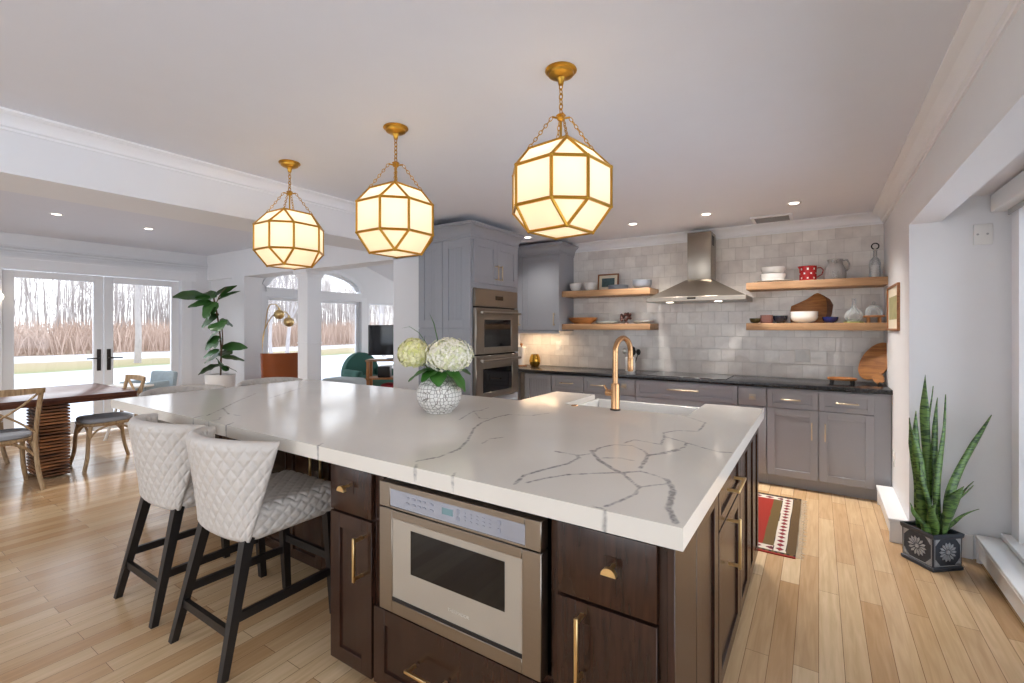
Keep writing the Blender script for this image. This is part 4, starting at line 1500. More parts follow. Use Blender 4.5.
def lantern(label, loc):
    """faceted lantern: 18 frosted panes and 8 triangles in a brass frame, hung by chains"""
    t = thing('pendant_lantern', label, 'pendant light', loc, 0, 'faceted brass lanterns over the island')
    # local z=0 at the ceiling, lantern centre at -0.488
    zc, A, Bq, Tq, Hq, Az = -0.486, 0.178, 0.083, 0.091, 0.077, 0.165
    MB().lathe([(0.0, 0.0), (0.062, 0.0), (0.064, -0.005), (0.060, -0.010), (0.052, -0.012), (0.050, -0.022), (0.036, -0.030), (0.018, -0.034), (0.013, -0.042), (0.010, -0.060), (0.0, -0.062)], n=28).build('ceiling_rose', M['lamp_brass'], t)
    b = MB()
    chain(b, (0, 0, -0.058), (0, 0, -0.178), L=0.026, Wd=0.016, r=0.0023, step=0.02)
    b.build('hanging_chain', M['lamp_brass'], t)
    b = MB()
    b.sphere((0, 0, -0.194), 0.017, 14, 8, (1, 1, 0.8))
    b.lathe([(0.010, -0.176), (0.020, -0.184), (0.010, -0.190)], n=16)
    for k in range(4):
        a = pi / 4 + k * pi / 2
        b.tube([(0.014 * cos(a), 0.014 * sin(a), -0.194), (0.036 * cos(a), 0.036 * sin(a), -0.190)], 0.004, 6)
    b.build('chain_hub', M['lamp_brass'], t)
    # vertices of the rhombicuboctahedron
    V = []
    for s0 in (-1, 1):
        for s1 in (-1, 1):
            for s2 in (-1, 1):
                V += [(s0 * A, s1 * Bq, s2 * Hq), (s0 * Bq, s1 * A, s2 * Hq), (s0 * Tq, s1 * Tq, s2 * Az)]
    V = [Vector(v) for v in V]
    ed = []
    for i in range(len(V)):
        for j in range(i + 1, len(V)):
            if 0.10 < (V[i] - V[j]).length < 0.19:
                ed.append((i, j))
    cz = Vector((0, 0, zc))
    f = MB()
    for i, j in ed:
        f.tube([V[i] * 1.004 + cz, V[j] * 1.004 + cz], 0.0068, 6)
    for v in V:
        f.sphere(v * 1.004 + cz, 0.0085, 8, 6)
    f.build('brass_frame', M['lamp_brass'], t)
    # side chains from the hub to the corners of the top square
    for k in range(4):
        a = pi / 4 + k * pi / 2
        b = MB()
        chain(b, (0.036 * cos(a), 0.036 * sin(a), -0.192), (Tq * sqrt(2) * cos(a), Tq * sqrt(2) * sin(a), zc + Az + 0.004))
        b.build('side_chain', M['lamp_brass'], t)
    b = MB()
    b.cyl((0, 0, -0.20), (0, 0, zc + Az - 0.03), 0.0045, n=8)
    b.build('stem', M['lamp_brass'], t)
    # panes
    def pane_mesh(faces):
        m = MB()
        for f_ in faces:
            c_ = sum((Vector(p) for p in f_), Vector()) / len(f_)
            nr = c_.normalized()
            q = [c_ + (Vector(p) - c_) * 0.985 for p in f_]
            o_ = m.ring([p + cz + nr * 0.001 for p in q])
            i_ = m.ring([p + cz - nr * 0.0015 for p in q])
            m.bm.faces.new(o_)
            m.bm.faces.new(i_[::-1])
            n_ = len(q)
            for k in range(n_):
                m.bm.faces.new((o_[k], i_[k], i_[(k + 1) % n_], o_[(k + 1) % n_]))
        return m
    sg = (-1, 1)
    band = []
    for s in sg:
        band.append([(s * A, -Bq, -Hq), (s * A, Bq, -Hq), (s * A, Bq, Hq), (s * A, -Bq, Hq)])
        band.append([(-Bq, s * A, -Hq), (Bq, s * A, -Hq), (Bq, s * A, Hq), (-Bq, s * A, Hq)])
        for q in sg:
            band.append([(s * A, q * Bq, -Hq), (s * Bq, q * A, -Hq), (s * Bq, q * A, Hq), (s * A, q * Bq, Hq)])
    caps = {1: [], -1: []}
    for z in sg:
        caps[z].append([(-Tq, -Tq, z * Az), (Tq, -Tq, z * Az), (Tq, Tq, z * Az), (-Tq, Tq, z * Az)])
        for s in sg:
            caps[z].append([(s * A, -Bq, z * Hq), (s * A, Bq, z * Hq), (s * Tq, Tq, z * Az), (s * Tq, -Tq, z * Az)])
            caps[z].append([(-Bq, s * A, z * Hq), (Bq, s * A, z * Hq), (Tq, s * Tq, z * Az), (-Tq, s * Tq, z * Az)])
            for q in sg:
                caps[z].append([(s * A, q * Bq, z * Hq), (s * Bq, q * A, z * Hq), (s * Tq, q * Tq, z * Az)])
    for fc in band:
        pane_mesh([fc]).build('glass_pane', M['lamp_glass'], t)
    for z in sg:
        for fc in caps[z]:
            pane_mesh([fc]).build('glass_pane', M['lamp_glass'], t)
    for k in range(3):
        a = 2 * pi * k / 3 + 0.4
        x, y = 0.035 * cos(a), 0.035 * sin(a)
        cb = MB().cyl((x, y, zc - 0.07), (x, y, zc - 0.01), 0.010, n=10).build('candle_sleeve', M['white_ceramic'], t)
        MB().lathe([(0.006, 0), (0.015, 0.02), (0.012, 0.04), (0.002, 0.062)], (x, y, zc - 0.01), 12).build('bulb', M['bulb'], cb)
    L = bpy.data.lights.new('lantern_lamp', 'POINT')
    L.energy = 0.75
    L.color = (1.0, 0.92, 0.80)
    L.shadow_soft_size = 0.03
    lo = bpy.data.objects.new('lantern_lamp', L)
    C.objects.link(lo)
    lo.parent = t
    lo.location = (0, 0, zc + 0.06)
    return t


lan = lantern('brass lantern with frosted panes, nearest and rightmost of the three over the island', (-0.868, 1.69, ZC))
lan.rotation_euler.z = radians(-8)
dup(lan, (-1.835, 1.71, ZC), 0, 'brass lantern with frosted panes, middle of the three over the island')
dup(lan, (-2.785, 1.71, ZC), 0, 'brass lantern with frosted panes, farthest and leftmost of the three over the island')
# wall sconce just in the frame at the far left
t = thing('wall_sconce', 'small round glowing wall sconce left of the french doors', 'wall light', (XL, 1.31, 1.72))
MB().lathe([(0.04, 0), (0.04, 0.012), (0.0, 0.014)], n=18).xf(Matrix.Rotation(pi / 2, 4, 'Y')).build('backplate', M['brass'], t)
MB().tube([(0.01, 0, 0), (0.06, 0, -0.01), (0.08, 0, 0.01)], 0.007, 8).build('arm', M['brass'], t)
MB().sphere((0.09, 0, 0.055), 0.055, 16, 12).build('globe', M['sconce'], t)


# ================================================================== COUNTER STOOLS
def quilt(a, b, p=0.062):
    """diamond quilting height 0..1, seams at 0"""
    u = (a + b) / p
    v = (a - b) / p
    du = abs(u - round(u))
    dv = abs(v - round(v))
    return 1 - (1 - min(1.0, min(du, dv) * 2.4)) ** 3


def make_stool(label, loc, rz, group):
    t = thing('counter_stool', label, 'stool', loc, rz, group)
    L_ = M['leather']

    def disp(p, n_):
        if n_.z > 0.5:
            return 0.007 * quilt(p.x * 1.0, p.y * 1.0) - 0.004
        if abs(n_.x) > 0.6:
            return 0.007 * quilt(p.y, p.z * 1.2) - 0.004
        return 0.006 * quilt(p.x, p.z * 1.4) - 0.003
    MB().rbox(-0.225, 0.225, -0.17, 0.275, 0.505, 0.645, 0.045, (92, 92, 28), disp).build('seat', L_, t, smooth=75)
    # curved, flared shell back
    z0, z1 = 0.512, 0.95
    nu, nv = 150, 110

    def centre(s, h):
        """s -1..1 along the arc, h 0..1 up"""
        hw = 0.198 + 0.088 * h ** 0.9
        dp = 0.035 + 0.15 * h
        yb = -0.195 - 0.075 * h
        a = s * radians(80)
        x = hw * sin(a) / sin(radians(80))
        y = yb + dp * (1 - cos(a)) / (1 - cos(radians(80)))
        top = z1 - 0.022 * abs(s) ** 2.2
        return Vector((x, y, z0 + (top - z0) * h))

    def shell(side):
        def fn(u, v):
            s, h = u * 2 - 1, v
            c_ = centre(s, h)
            e = 1e-3
            tu = centre(min(1, s + e), h) - centre(max(-1, s - e), h)
            tv = centre(s, min(1, h + e)) - centre(s, max(0, h - e))
            nr = tu.cross(tv).normalized()
            edge = min(1 - abs(s), 1 - h, h + 0.02) / 0.09
            th = 0.028 * sqrt(max(0.0, 1 - (1 - min(1, edge)) ** 2))
            arc = s * 0.40
            q = 0.007 * (quilt(arc * (0.85 + 0.15 * h), c_.z * 0.82) - 0.6) * min(1, edge * 1.2)
            return c_ + nr * (side * (th + q))
        return fn
    b = MB()
    b.grid(shell(1), nu, nv)
    b.grid(shell(-1), nu, nv)
    bmesh.ops.remove_doubles(b.bm, verts=b.bm.verts, dist=0.0006)
    b.build('backrest', L_, t, smooth=75)
    Wd = M['blackwood']

    def leg(p0, p1, w0, w1):
        m_ = MB()
        p0, p1 = Vector(p0), Vector(p1)
        r0 = [(p0.x + a * w0, p0.y + c * w0, p0.z) for a, c in ((-1, -1), (1, -1), (1, 1), (-1, 1))]
        r1 = [(p1.x + a * w1, p1.y + c * w1, p1.z) for a, c in ((-1, -1), (1, -1), (1, 1), (-1, 1))]
        m_.skin([m_.ring(r0), m_.ring(r1)])
        return m_
    for s in (-1, 1):
        leg((s * 0.222, -0.285, 0), (s * 0.180, -0.165, 0.53), 0.015, 0.022).build('leg', Wd, t)
        leg((s * 0.205, 0.245, 0), (s * 0.195, 0.215, 0.52), 0.016, 0.022).build('leg', Wd, t)

    def bar(p0, p1, w, h):
        m_ = MB()
        p0, p1 = Vector(p0), Vector(p1)
        d = (p1 - p0).normalized()
        sd = d.cross(Vector((0, 0, 1))).normalized()
        up = sd.cross(d)
        rg = []
        for p in (p0, p1):
            rg.append(m_.ring([p + sd * a * w + up * c * h for a, c in ((-1, -1), (1, -1), (1, 1), (-1, 1))]))
        return m_.skin(rg)
    for s in (-1, 1):
        bar((s * 0.211, -0.235, 0.22), (s * 0.203, 0.232, 0.22), 0.010, 0.018).build('stretcher', Wd, t)
    bar((-0.214, -0.247, 0.165), (0.214, -0.247, 0.165), 0.010, 0.018).build('stretcher', Wd, t)
    bar((-0.202, 0.232, 0.285), (0.202, 0.232, 0.285), 0.010, 0.018).build('footrest', Wd, t)
    return t


GS = 'quilted counter stools at the island'
st = make_stool('white quilted leather counter stool with black legs, nearest the microwave', (-2.215, 1.225, 0), 0, GS)
dup(st, (-2.857, 1.22, 0), 0, 'white quilted leather counter stool, second one behind the nearest stool')
dup(st, (-4.02, 1.67, 0), -pi / 2, 'white quilted stool at the dining end of the island, left of the planter')
dup(st, (-4.02, 2.36, 0), -pi / 2, 'white quilted stool at the dining end of the island, in front of the brown armchair')


# ================================================================== VASE OF HYDRANGEAS
VX, VY = -1.85, 2.06
prof = [(0.045, 0), (0.055, 0.003)]
for k in range(1, 17):
    a = -1.08 + k * 2.08 / 16
    prof.append((0.098 * cos(a), 0.087 + 0.095 * sin(a)))
prof += [(0.045, 0.178), (0.047, 0.186), (0.042, 0.187), (0.038, 0.178), (0.038, 0.03), (0.0, 0.03)]
o = MB().lathe(prof, n=48).build('round_vase', M['pebble'])
o.location = (VX, VY, 0.92)
o.scale = (1.32, 1.32, 1.22)
tag(o, 'round white pebbled ceramic vase on the island worktop', 'vase')


def set_pattern(o, fn):
    me = o.data
    at = me.color_attributes.new('pattern', 'FLOAT_COLOR', 'CORNER')
    cols = []
    for p in me.polygons:
        c_ = fn(p)
        for _ in p.loop_indices:
            cols += [c_[0], c_[1], c_[2], 1.0]
    at.data.foreach_set('color', cols)


def leaf_blade(L, Wd, droop, fold=0.12, wav=0.0, nu=14, nv=6, tip=1.0, base=0.0):
    """leaf along +x from the origin, arching by droop, thin but solid"""
    b = MB()

    def mid(u):
        return Vector((L * u * (1 - 0.15 * abs(droop) * u), 0, -droop * L * u * u))

    def side(s):
        def fn(u, v):
            t_ = v * 2 - 1
            w = Wd * (sin(pi * min(1, (u * 0.93 + 0.035)) ** 0.85) ** 0.8 * (1 - base) + base * (1 - u)) * tip
            p = mid(u)
            return Vector((p.x, t_ * w, p.z + fold * abs(t_) * w + wav * sin(u * 17 + t_ * 2) * abs(t_) * Wd)) + Vector((0, 0, s))
        return fn
    b.grid(side(0.0006), nu, nv)
    b.grid(side(-0.0006), nu, nv)
    return b


def orient(b, p, yaw, pitch, roll=0.0):
    return b.xf(Matrix.Translation(p) @ Matrix.Rotation(yaw, 4, 'Z') @ Matrix.Rotation(-pitch, 4, 'Y') @ Matrix.Rotation(roll, 4, 'X'))


def hydrangea(label, head, rx, rz_, leaves, neck, tint, seed):
    rr = random.Random(seed)
    t = thing('hydrangea', label, 'flower', (VX, VY, 0.975))
    o = t.location
    head = Vector(head)
    MB().tube([(VX + rr.uniform(-.01, .01), VY, 0.975), neck, head], [0.004, 0.004, 0.0035], 8).build('stem', M['stem'], t, o)
    b = MB()
    cols = []
    nf = 420
    for k in range(nf):
        z = 1 - 2 * (k + 0.5) / nf * 0.93
        ph = k * 2.39996
        q = sqrt(1 - z * z)
        n_ = Vector((q * cos(ph), q * sin(ph), z))
        jit = rr.uniform(0.90, 1.04)
        c_ = head + Vector((n_.x * rx * jit, n_.y * rx * jit, n_.z * rz_ * jit))
        a = n_.cross(Vector((0.2, 0.1, 1))).normalized()
        d = n_.cross(a)
        sz = rr.uniform(0.011, 0.0145)
        rot = rr.uniform(0, pi / 2)
        base_c = tint[0] if rr.random() > 0.3 else tint[1]
        for p in range(4):
            an = rot + p * pi / 2
            e1 = a * cos(an) + d * sin(an)
            e2 = n_.cross(e1)
            pts = [c_, c_ + e1 * sz * 0.45 + e2 * sz * 0.42 + n_ * 0.002, c_ + e1 * sz * 0.95 + e2 * sz * 0.28 + n_ * 0.0035,
                   c_ + e1 * sz * 1.05 + n_ * 0.003, c_ + e1 * sz * 0.95 - e2 * sz * 0.28 + n_ * 0.0035, c_ + e1 * sz * 0.45 - e2 * sz * 0.42 + n_ * 0.002]
            b.bm.faces.new(b.ring(pts))
            v = rr.uniform(0.92, 1.05)
            cols.append(tuple(min(1, x * v) for x in lin(base_c)))
    b2 = b.sphere(head, 0.88 * rx, 18, 12, (1, 1, rz_ / rx))
    n_extra = len(b2.bm.faces) - len(cols)
    cols += [lin(tint[1])] * n_extra
    fh = b2.build('flower_head', M['petal'], t, o, recalc=False, smooth=0)
    set_pattern(fh, lambda p: cols[p.index])
    for (dx, dy, dz), yaw, pitch, L, w in leaves:
        orient(leaf_blade(L, w, 0.35, 0.15, 0.05), (VX + dx, VY + dy, 0.92 + dz), yaw, pitch).build('leaf', M['leaf'], t, o)


# directions seen from the camera: right = (0.837, 0.547), toward = (0.547, -0.837)
rx_, ry_ = 0.8374, 0.5465
tx_, ty_ = 0.5465, -0.8374
yr = atan2(ry_, rx_)


def rel(r, f, z):
    return (VX + rx_ * r + tx_ * f, VY + ry_ * r + ty_ * f, 0.92 + z)


hydrangea('large cream white hydrangea head on the right of the pebbled vase', rel(0.062, 0.03, 0.335), 0.138, 0.098,
          [((rx_ * 0.03 + tx_ * 0.05, ry_ * 0.03 + ty_ * 0.05, 0.262), yr - 0.30, -0.42, 0.185, 0.075),
           ((tx_ * 0.05, ty_ * 0.05, 0.25), yr - 1.4, -0.40, 0.12, 0.05), ((rx_ * 0.05, ry_ * 0.05, 0.25), yr + 0.7, 0.1, 0.16, 0.06)], rel(0.015, 0.0, 0.22), ((252, 249, 230), (236, 237, 196)), 3)
hydrangea('smaller yellowish white hydrangea head on the left of the pebbled vase', rel(-0.145, 0.02, 0.345), 0.088, 0.085,
          [((-rx_ * 0.01 + tx_ * 0.04, -ry_ * 0.01 + ty_ * 0.04, 0.255), yr + pi + 0.30, -0.05, 0.17, 0.07),
           ((tx_ * 0.05, ty_ * 0.05, 0.25), yr + pi + 0.9, -0.1, 0.13, 0.05), ((0, 0, 0.24), yr + pi - 0.5, 0.35, 0.13, 0.05)], rel(-0.03, 0.0, 0.22), ((246, 242, 192), (230, 230, 150)), 5)
o = MB().tube([rel(0, 0, 0.05), rel(0.0, -0.02, 0.30), rel(-0.015, -0.02, 0.43), rel(-0.035, -0.02, 0.52), rel(-0.06, -0.02, 0.575)], [0.004, 0.004, 0.0045, 0.004, 0.0008], 6, flat=0.4).build('grass_blade', M['grass'])
tag(o, 'upright green grass blade rising behind the larger hydrangea in the vase', 'grass blade')
o = MB().tube([rel(0, 0, 0.05), rel(-0.03, -0.03, 0.30), rel(-0.08, -0.03, 0.40), rel(-0.125, -0.03, 0.465), rel(-0.18, -0.03, 0.50), rel(-0.225, -0.03, 0.49)], [0.003, 0.003, 0.003, 0.0028, 0.002, 0.0005], 6, flat=0.4).build('grass_blade', M['grass'])
tag(o, 'thin arching grass blade bending left over the smaller hydrangea', 'grass blade')


# ================================================================== THINGS ON SHELVES AND BACK WORKTOP
YS = 5.20


def lathe_thing(name, label, cat, m, prof, x, y, z, group=None, n=30, sx=1.0, sy=1.0, rz=0.0):
    o = MB().lathe(prof, n=n, sx=sx, sy=sy).build(name, m)
    o.location = (x, y, z)
    o.rotation_euler = (0, 0, rz)
    return tag(o, label, cat, group)


def bowl(r, h, foot=0.45, th=0.004):
    out = [(0, 0), (r * foot, 0), (r * foot, 0.004)]
    ins = []
    for k in range(0, 9):
        f = k / 8
        rr = r * foot + (r - r * foot) * sin(f * pi / 2)
        zz = 0.004 + (h - 0.004) * (1 - cos(f * pi / 2))
        out.append((rr, zz))
        ins.append((max(0.0005, rr - th), zz + (th if k == 0 else 0)))
    return out + ins[::-1] + [(0, 0.008)]


def plate(r, h=0.018):
    return [(0, 0), (r * 0.62, 0), (r * 0.66, 0.004), (r, h), (r, h + 0.004), (r * 0.66, 0.008), (0, 0.006)]


lathe_thing('bowl', 'deep white bowl on the upper left shelf, beside the wall cabinet', 'bowl', M['white_ceramic'], bowl(0.073, 0.098), -2.47, YS, SU)
lathe_thing('bowl', 'deep white bowl on the upper left shelf, beside the picture frame', 'bowl', M['white_ceramic'], bowl(0.073, 0.098), -2.275, YS, SU)
gp = 'grey plates stacked in front of the picture frame'
for k in range(4):
    lathe_thing('plate', 'blue-grey plate in the low stack in front of the picture frame', 'plate', M['grey_ceramic'], plate(0.115, 0.012), -1.93, YS - 0.01, SU + k * 0.0125, gp)
for k in range(3):
    lathe_thing('bowl', ('grey bowl at the bottom of the stack on the end of the upper left shelf', 'grey bowl in the middle of the stack on the end of the upper left shelf', 'grey bowl on top of the stack on the end of the upper left shelf')[k],
                'bowl', M['grey_ceramic'], bowl(0.105, 0.062, 0.55), -1.655, YS, SU + k * 0.018, 'grey bowls stacked on the upper left shelf')


def picture_frame(name, label, loc, w, h, lean, rz, fm, pm, border):
    t = thing(name, label, 'picture', loc, rz)
    Mx = Matrix.Rotation(-lean, 4, 'X')
    b = MB()
    f = 0.016
    b.box(-w / 2, -w / 2 + f, -0.018, 0, 0, h, 0.002, 1)
    b.box(w / 2 - f, w / 2, -0.018, 0, 0, h, 0.002, 1)
    b.box(-w / 2 + f, w / 2 - f, -0.018, 0, 0, f, 0.002, 1)
    b.box(-w / 2 + f, w / 2 - f, -0.018, 0, h - f, h, 0.002, 1)
    b.xf(Mx).build('frame', fm, t)
    MB().box(-w / 2 + f, w / 2 - f, -0.008, -0.004, f, h - f).xf(Mx).build('mount', M['mount'], t)
    MB().box(-w / 2 + f + border, w / 2 - f - border, -0.0095, -0.008, f + border, h - f - border).xf(Mx).build('print', pm, t)


picture_frame('framed_picture', 'small wood-framed picture with cream mount leaning on the upper left shelf', (-2.10, 5.31, SU + 0.001), 0.26, 0.205, 0.10, 0, M['frame_wood'], M['picture'], 0.035)
lathe_thing('wooden_dish', 'long shallow golden wood dish on the lower left shelf', 'dish', M['acacia'], [(0, 0), (0.11, 0), (0.165, 0.04), (0.19, 0.075), (0.182, 0.077), (0.155, 0.045), (0.10, 0.012), (0, 0.01)], -2.378, YS, SL, sx=1.0, sy=0.42)
for k in range(2):
    lathe_thing('plate', 'pale glassy plate in the low stack beside the wooden dish', 'plate', M['pale_ceramic'], plate(0.125, 0.014), -2.07, YS, SL + k * 0.014, 'pale plates beside the wooden dish')
for k in range(2):
    lathe_thing('plate', 'pale plate in the low stack at the right end of the lower left shelf', 'plate', M['pale_ceramic'], plate(0.105, 0.022), -1.645, YS, SL + k * 0.013, 'pale plates at the end of the lower left shelf')
t = thing('cluster_ornament', 'dark reddish brown clustered ornament on the lower left shelf', 'ornament', (-1.84, YS, SL))
MB().lathe([(0, 0), (0.035, 0), (0.03, 0.012), (0.01, 0.02), (0.008, 0.04), (0, 0.04)], n=14).build('foot', M['deco'], t)
b = MB()
for k in range(26):
    b.sphere((R.uniform(-0.062, 0.062), R.uniform(-0.035, 0.035), R.uniform(0.04, 0.118)), R.uniform(0.014, 0.021), 8, 6)
b.build('cluster', M['deco'], t)

# right upper shelf
lathe_thing('plate', 'wide flat white plate under the stacked bowls on the upper right shelf', 'plate', M['white_ceramic'], plate(0.165, 0.014), -0.37, YS, SU)
for k in range(2):
    lathe_thing('bowl', ('wide white bowl on the flat plate, the lower of two on the upper right shelf', 'white bowl stacked on another, top of the pile on the upper right shelf')[k],
                'bowl', M['white_ceramic'], bowl((0.112, 0.106)[k], 0.076, 0.58), -0.37, YS, SU + 0.008 + k * 0.066, 'white bowls stacked on the upper right shelf')


def mug():
    t = thing('enamel_jug', 'red enamel jug with white dots on the upper right shelf', 'jug', (-0.085, YS, SU))
    n_, rows = 64, 40
    r, h = 0.070, 0.142
    b = MB()
    rings = [b.ring([(r * (1 + 0.03 * (j / rows) ** 3) * cos(2 * pi * k / n_), r * (1 + 0.03 * (j / rows) ** 3) * sin(2 * pi * k / n_), h * j / rows) for k in range(n_)]) for j in range(rows + 1)]
    b.skin(rings, True, True, False)
    inner = [b.ring([(r * 0.95 * cos(2 * pi * k / n_), r * 0.95 * sin(2 * pi * k / n_), z) for k in range(n_)]) for z in (h, 0.01)]
    b.skin([rings[-1], inner[0], inner[1]], True, False, True)
    o = b.build('body', M['red_enamel'], t)

    def col(p):
        a = atan2(p.center.y, p.center.x) / (2 * pi) * 8
        z = p.center.z
        for row in range(3):
            zc_ = 0.028 + row * 0.042
            da = (a - (0.5 if row % 2 else 0)) - round(a - (0.5 if row % 2 else 0))
            if hypot(da * 0.055, z - zc_) < 0.0085 and abs(p.normal.z) < 0.5:
                return lin((240, 232, 226))
        return lin((172, 30, 32))
    set_pattern(o, col)
    o2 = MB().tube([(r * 0.97, 0, 0.12), (r + 0.03, 0, 0.125), (r + 0.05, 0, 0.10), (r + 0.04, 0, 0.06), (r * 0.99, 0, 0.035)], 0.008, 10, flat=0.6).build('handle', M['red_enamel'], t)
    set_pattern(o2, lambda p: lin((172, 30, 32)))
    o3 = MB().prism([(-r - 0.014, 0.142), (-r * 0.95, 0.145), (-r * 0.98, 0.115)], 'y', -0.014, 0.014).build('spout', M['red_enamel'], t)
    set_pattern(o3, lambda p: lin((172, 30, 32)))


mug()
t = thing('glass_pitcher', 'smoky pressed-glass pitcher with handle on the upper right shelf', 'pitcher', (0.125, YS, SU))
b = MB()
prof = [(0, 0), (0.074, 0), (0.083, 0.02), (0.084, 0.06), (0.076, 0.105), (0.060, 0.14), (0.056, 0.165), (0.062, 0.19), (0.058, 0.19), (0.052, 0.165), (0.056, 0.14), (0.07, 0.105), (0.078, 0.06), (0.077, 0.022), (0, 0.012)]
n_ = 48
b.skin([b.ring([(max(r, 0.0005) * (1 + 0.02 * cos(k * pi)) * cos(2 * pi * k / n_), max(r, 0.0005) * (1 + 0.02 * cos(k * pi)) * sin(2 * pi * k / n_), z) for k in range(n_)]) for r, z in prof])
b.build('body', M['ribbed'], t)
MB().tube([(0.056, 0.0, 0.175), (0.09, 0, 0.178), (0.105, 0, 0.14), (0.10, 0, 0.10), (0.078, 0, 0.075)], 0.008, 10).build('handle', M['ribbed'], t)
t = thing('glass_bottle', 'tall clear glass bottle with round stopper at the right end of the upper shelf', 'bottle', (0.415, YS, SU))
MB().lathe([(0, 0), (0.040, 0), (0.042, 0.01), (0.042, 0.13), (0.036, 0.16), (0.016, 0.19), (0.014, 0.24), (0.018, 0.245), (0.014, 0.245), (0.011, 0.238), (0.012, 0.19), (0.032, 0.158), (0.038, 0.13), (0.038, 0.012), (0, 0.008)], n=28).build('body', M['vessel'], t)
MB().lathe([(0, 0.008), (0.036, 0.008), (0.036, 0.115), (0, 0.115)], n=24).build('contents', M['white_ceramic'], t)
MB().tube([(0.0, 0.0, 0.24), (0, 0, 0.262)], 0.009, 10).build('stopper', M['nickel'], t)
b = MB()
b.tube([(0.026 * cos(a), 0, 0.283 + 0.026 * sin(a)) for a in [2 * pi * k / 18 for k in range(18)]], 0.005, 8, closed=True)
b.build('wire_bail', M['dark'], t)

# right lower shelf
lathe_thing('bowl', 'small olive black dish at the left end of the lower right shelf', 'bowl', M['olive_ceramic'], bowl(0.052, 0.048), -0.525, YS, SL)
b = MB()
pts0 = [(-0.05, -0.05), (0.05, -0.05), (0.05, 0.05), (-0.05, 0.05)]
b.box(-0.052, 0.052, -0.045, 0.045, 0, 0.008, 0.003, 1)
for xx in (-0.052, 0.044):
    b.box(xx, xx + 0.008, -0.045, 0.045, 0.008, 0.078, 0.002, 1)
for yy in (-0.045, 0.037):
    b.box(-0.044, 0.044, yy, yy + 0.008, 0.008, 0.078, 0.002, 1)
o = b.build('square_pot', M['brown_ceramic'])
o.location = (-0.425, YS + 0.01, SL)
tag(o, 'square red-brown stoneware pot between two small dark dishes', 'pot')
lathe_thing('bowl', 'small blue-black glazed bowl right of the square brown pot', 'bowl', M['dark_ceramic'], bowl(0.062, 0.072, 0.5), -0.31, YS, SL)
for k in range(3):
    lathe_thing('bowl', ('cream serving bowl at the bottom of the nest in front of the cutting boards', 'cream serving bowl in the middle of the nest in front of the cutting boards',
                         'cream serving bowl on top of the nest in front of the cutting boards')[k],
                'bowl', M['white_ceramic'], bowl(0.112, 0.066, 0.45), -0.115, YS - 0.02, SL + k * 0.020, 'cream bowls nested on the lower right shelf')
lathe_thing('bowl', 'small cobalt blue bowl on the lower right shelf', 'bowl', M['blue_ceramic'], bowl(0.062, 0.055, 0.5), 0.088, YS - 0.02, SL)


def board(name, label, poly, th, loc, lean, m, rz=0.0):
    b = MB().prism(poly, 'y', -th, 0)
    ed = list(b.bm.edges)
    bmesh.ops.bevel(b.bm, geom=ed, offset=0.004, segments=2, profile=0.5, affect='EDGES')
    b.xf(Matrix.Rotation(-lean, 4, 'X'))
    o = b.build(name, m)
    o.location = loc
    o.rotation_euler = (0, 0, rz)
    return tag(o, label, 'cutting board')


board('cutting_board', 'big irregular brown cutting board leaning behind the cream bowls', [(-0.21, 0.002), (-0.215, 0.10), (-0.205, 0.165), (-0.15, 0.19), (-0.075, 0.225), (-0.02, 0.275), (0.01, 0.288), (0.04, 0.275), (0.075, 0.235), (0.085, 0.18), (0.085, 0.10), (0.07, 0.03), (0.05, 0.0)],
      0.02, (-0.02, 5.315, SL), 0.13, M['acacia'])
board('cutting_board', 'darker cutting board leaning half behind the big irregular board', [(-0.06, 0.002), (-0.065, 0.15), (-0.05, 0.262), (0.0, 0.27), (0.06, 0.225), (0.085, 0.17), (0.075, 0.09), (0.05, 0.0)],
      0.016, (0.03, 5.345, SL), 0.10, wood('dark_acacia_board', (86, 46, 24), (126, 76, 40), 0.45, 'x', 5, 8))
# decanter on a green mat, and a glass dome on a wooden stand
o = MB().lathe([(0, 0), (0.075, 0), (0.078, 0.005), (0.075, 0.010), (0, 0.010)], n=26).build('coaster', M['green_glass'])
o.location = (0.262, YS - 0.02, SL)
tag(o, 'round olive green mat under the clear glass decanter', 'coaster')
lathe_thing('decanter', 'clear round-bellied glass decanter on the lower right shelf', 'decanter', M['vessel'],
            [(0, 0), (0.04, 0), (0.062, 0.02), (0.07, 0.05), (0.06, 0.085), (0.03, 0.115), (0.014, 0.14), (0.013, 0.20), (0.018, 0.205), (0.014, 0.205), (0.010, 0.198), (0.011, 0.14), (0.027, 0.113), (0.056, 0.083), (0.066, 0.05), (0.058, 0.022), (0, 0.006)], 0.262, YS - 0.02, SL + 0.0102)
t = thing('cake_stand', 'small round wooden stand under a glass dome at the right end of the lower shelf', 'stand', (0.405, YS - 0.01, SL))
MB().lathe([(0, 0.048), (0.078, 0.048), (0.08, 0.053), (0.08, 0.060), (0.077, 0.064), (0, 0.064)], n=28).build('top', M['acacia'], t)
for k in range(4):
    a = pi / 4 + k * pi / 2
    MB().cyl((0.055 * cos(a), 0.055 * sin(a), 0), (0.055 * cos(a), 0.055 * sin(a), 0.05), 0.012, 0.010, 10).build('leg', M['acacia'], t)
t = thing('glass_dome', 'clear glass dome with knob covering the small wooden stand', 'cloche', (0.405, YS - 0.01, SL + 0.0645))
MB().lathe([(0.062, 0), (0.064, 0.03), (0.056, 0.062), (0.035, 0.085), (0.012, 0.094), (0.0, 0.095), (0.0, 0.092), (0.012, 0.091), (0.033, 0.082), (0.053, 0.06), (0.061, 0.03), (0.059, 0)], n=28).build('dome', M['vessel'], t)
MB().sphere((0, 0, 0.108), 0.014, 12, 8).build('knob', M['vessel'], t)


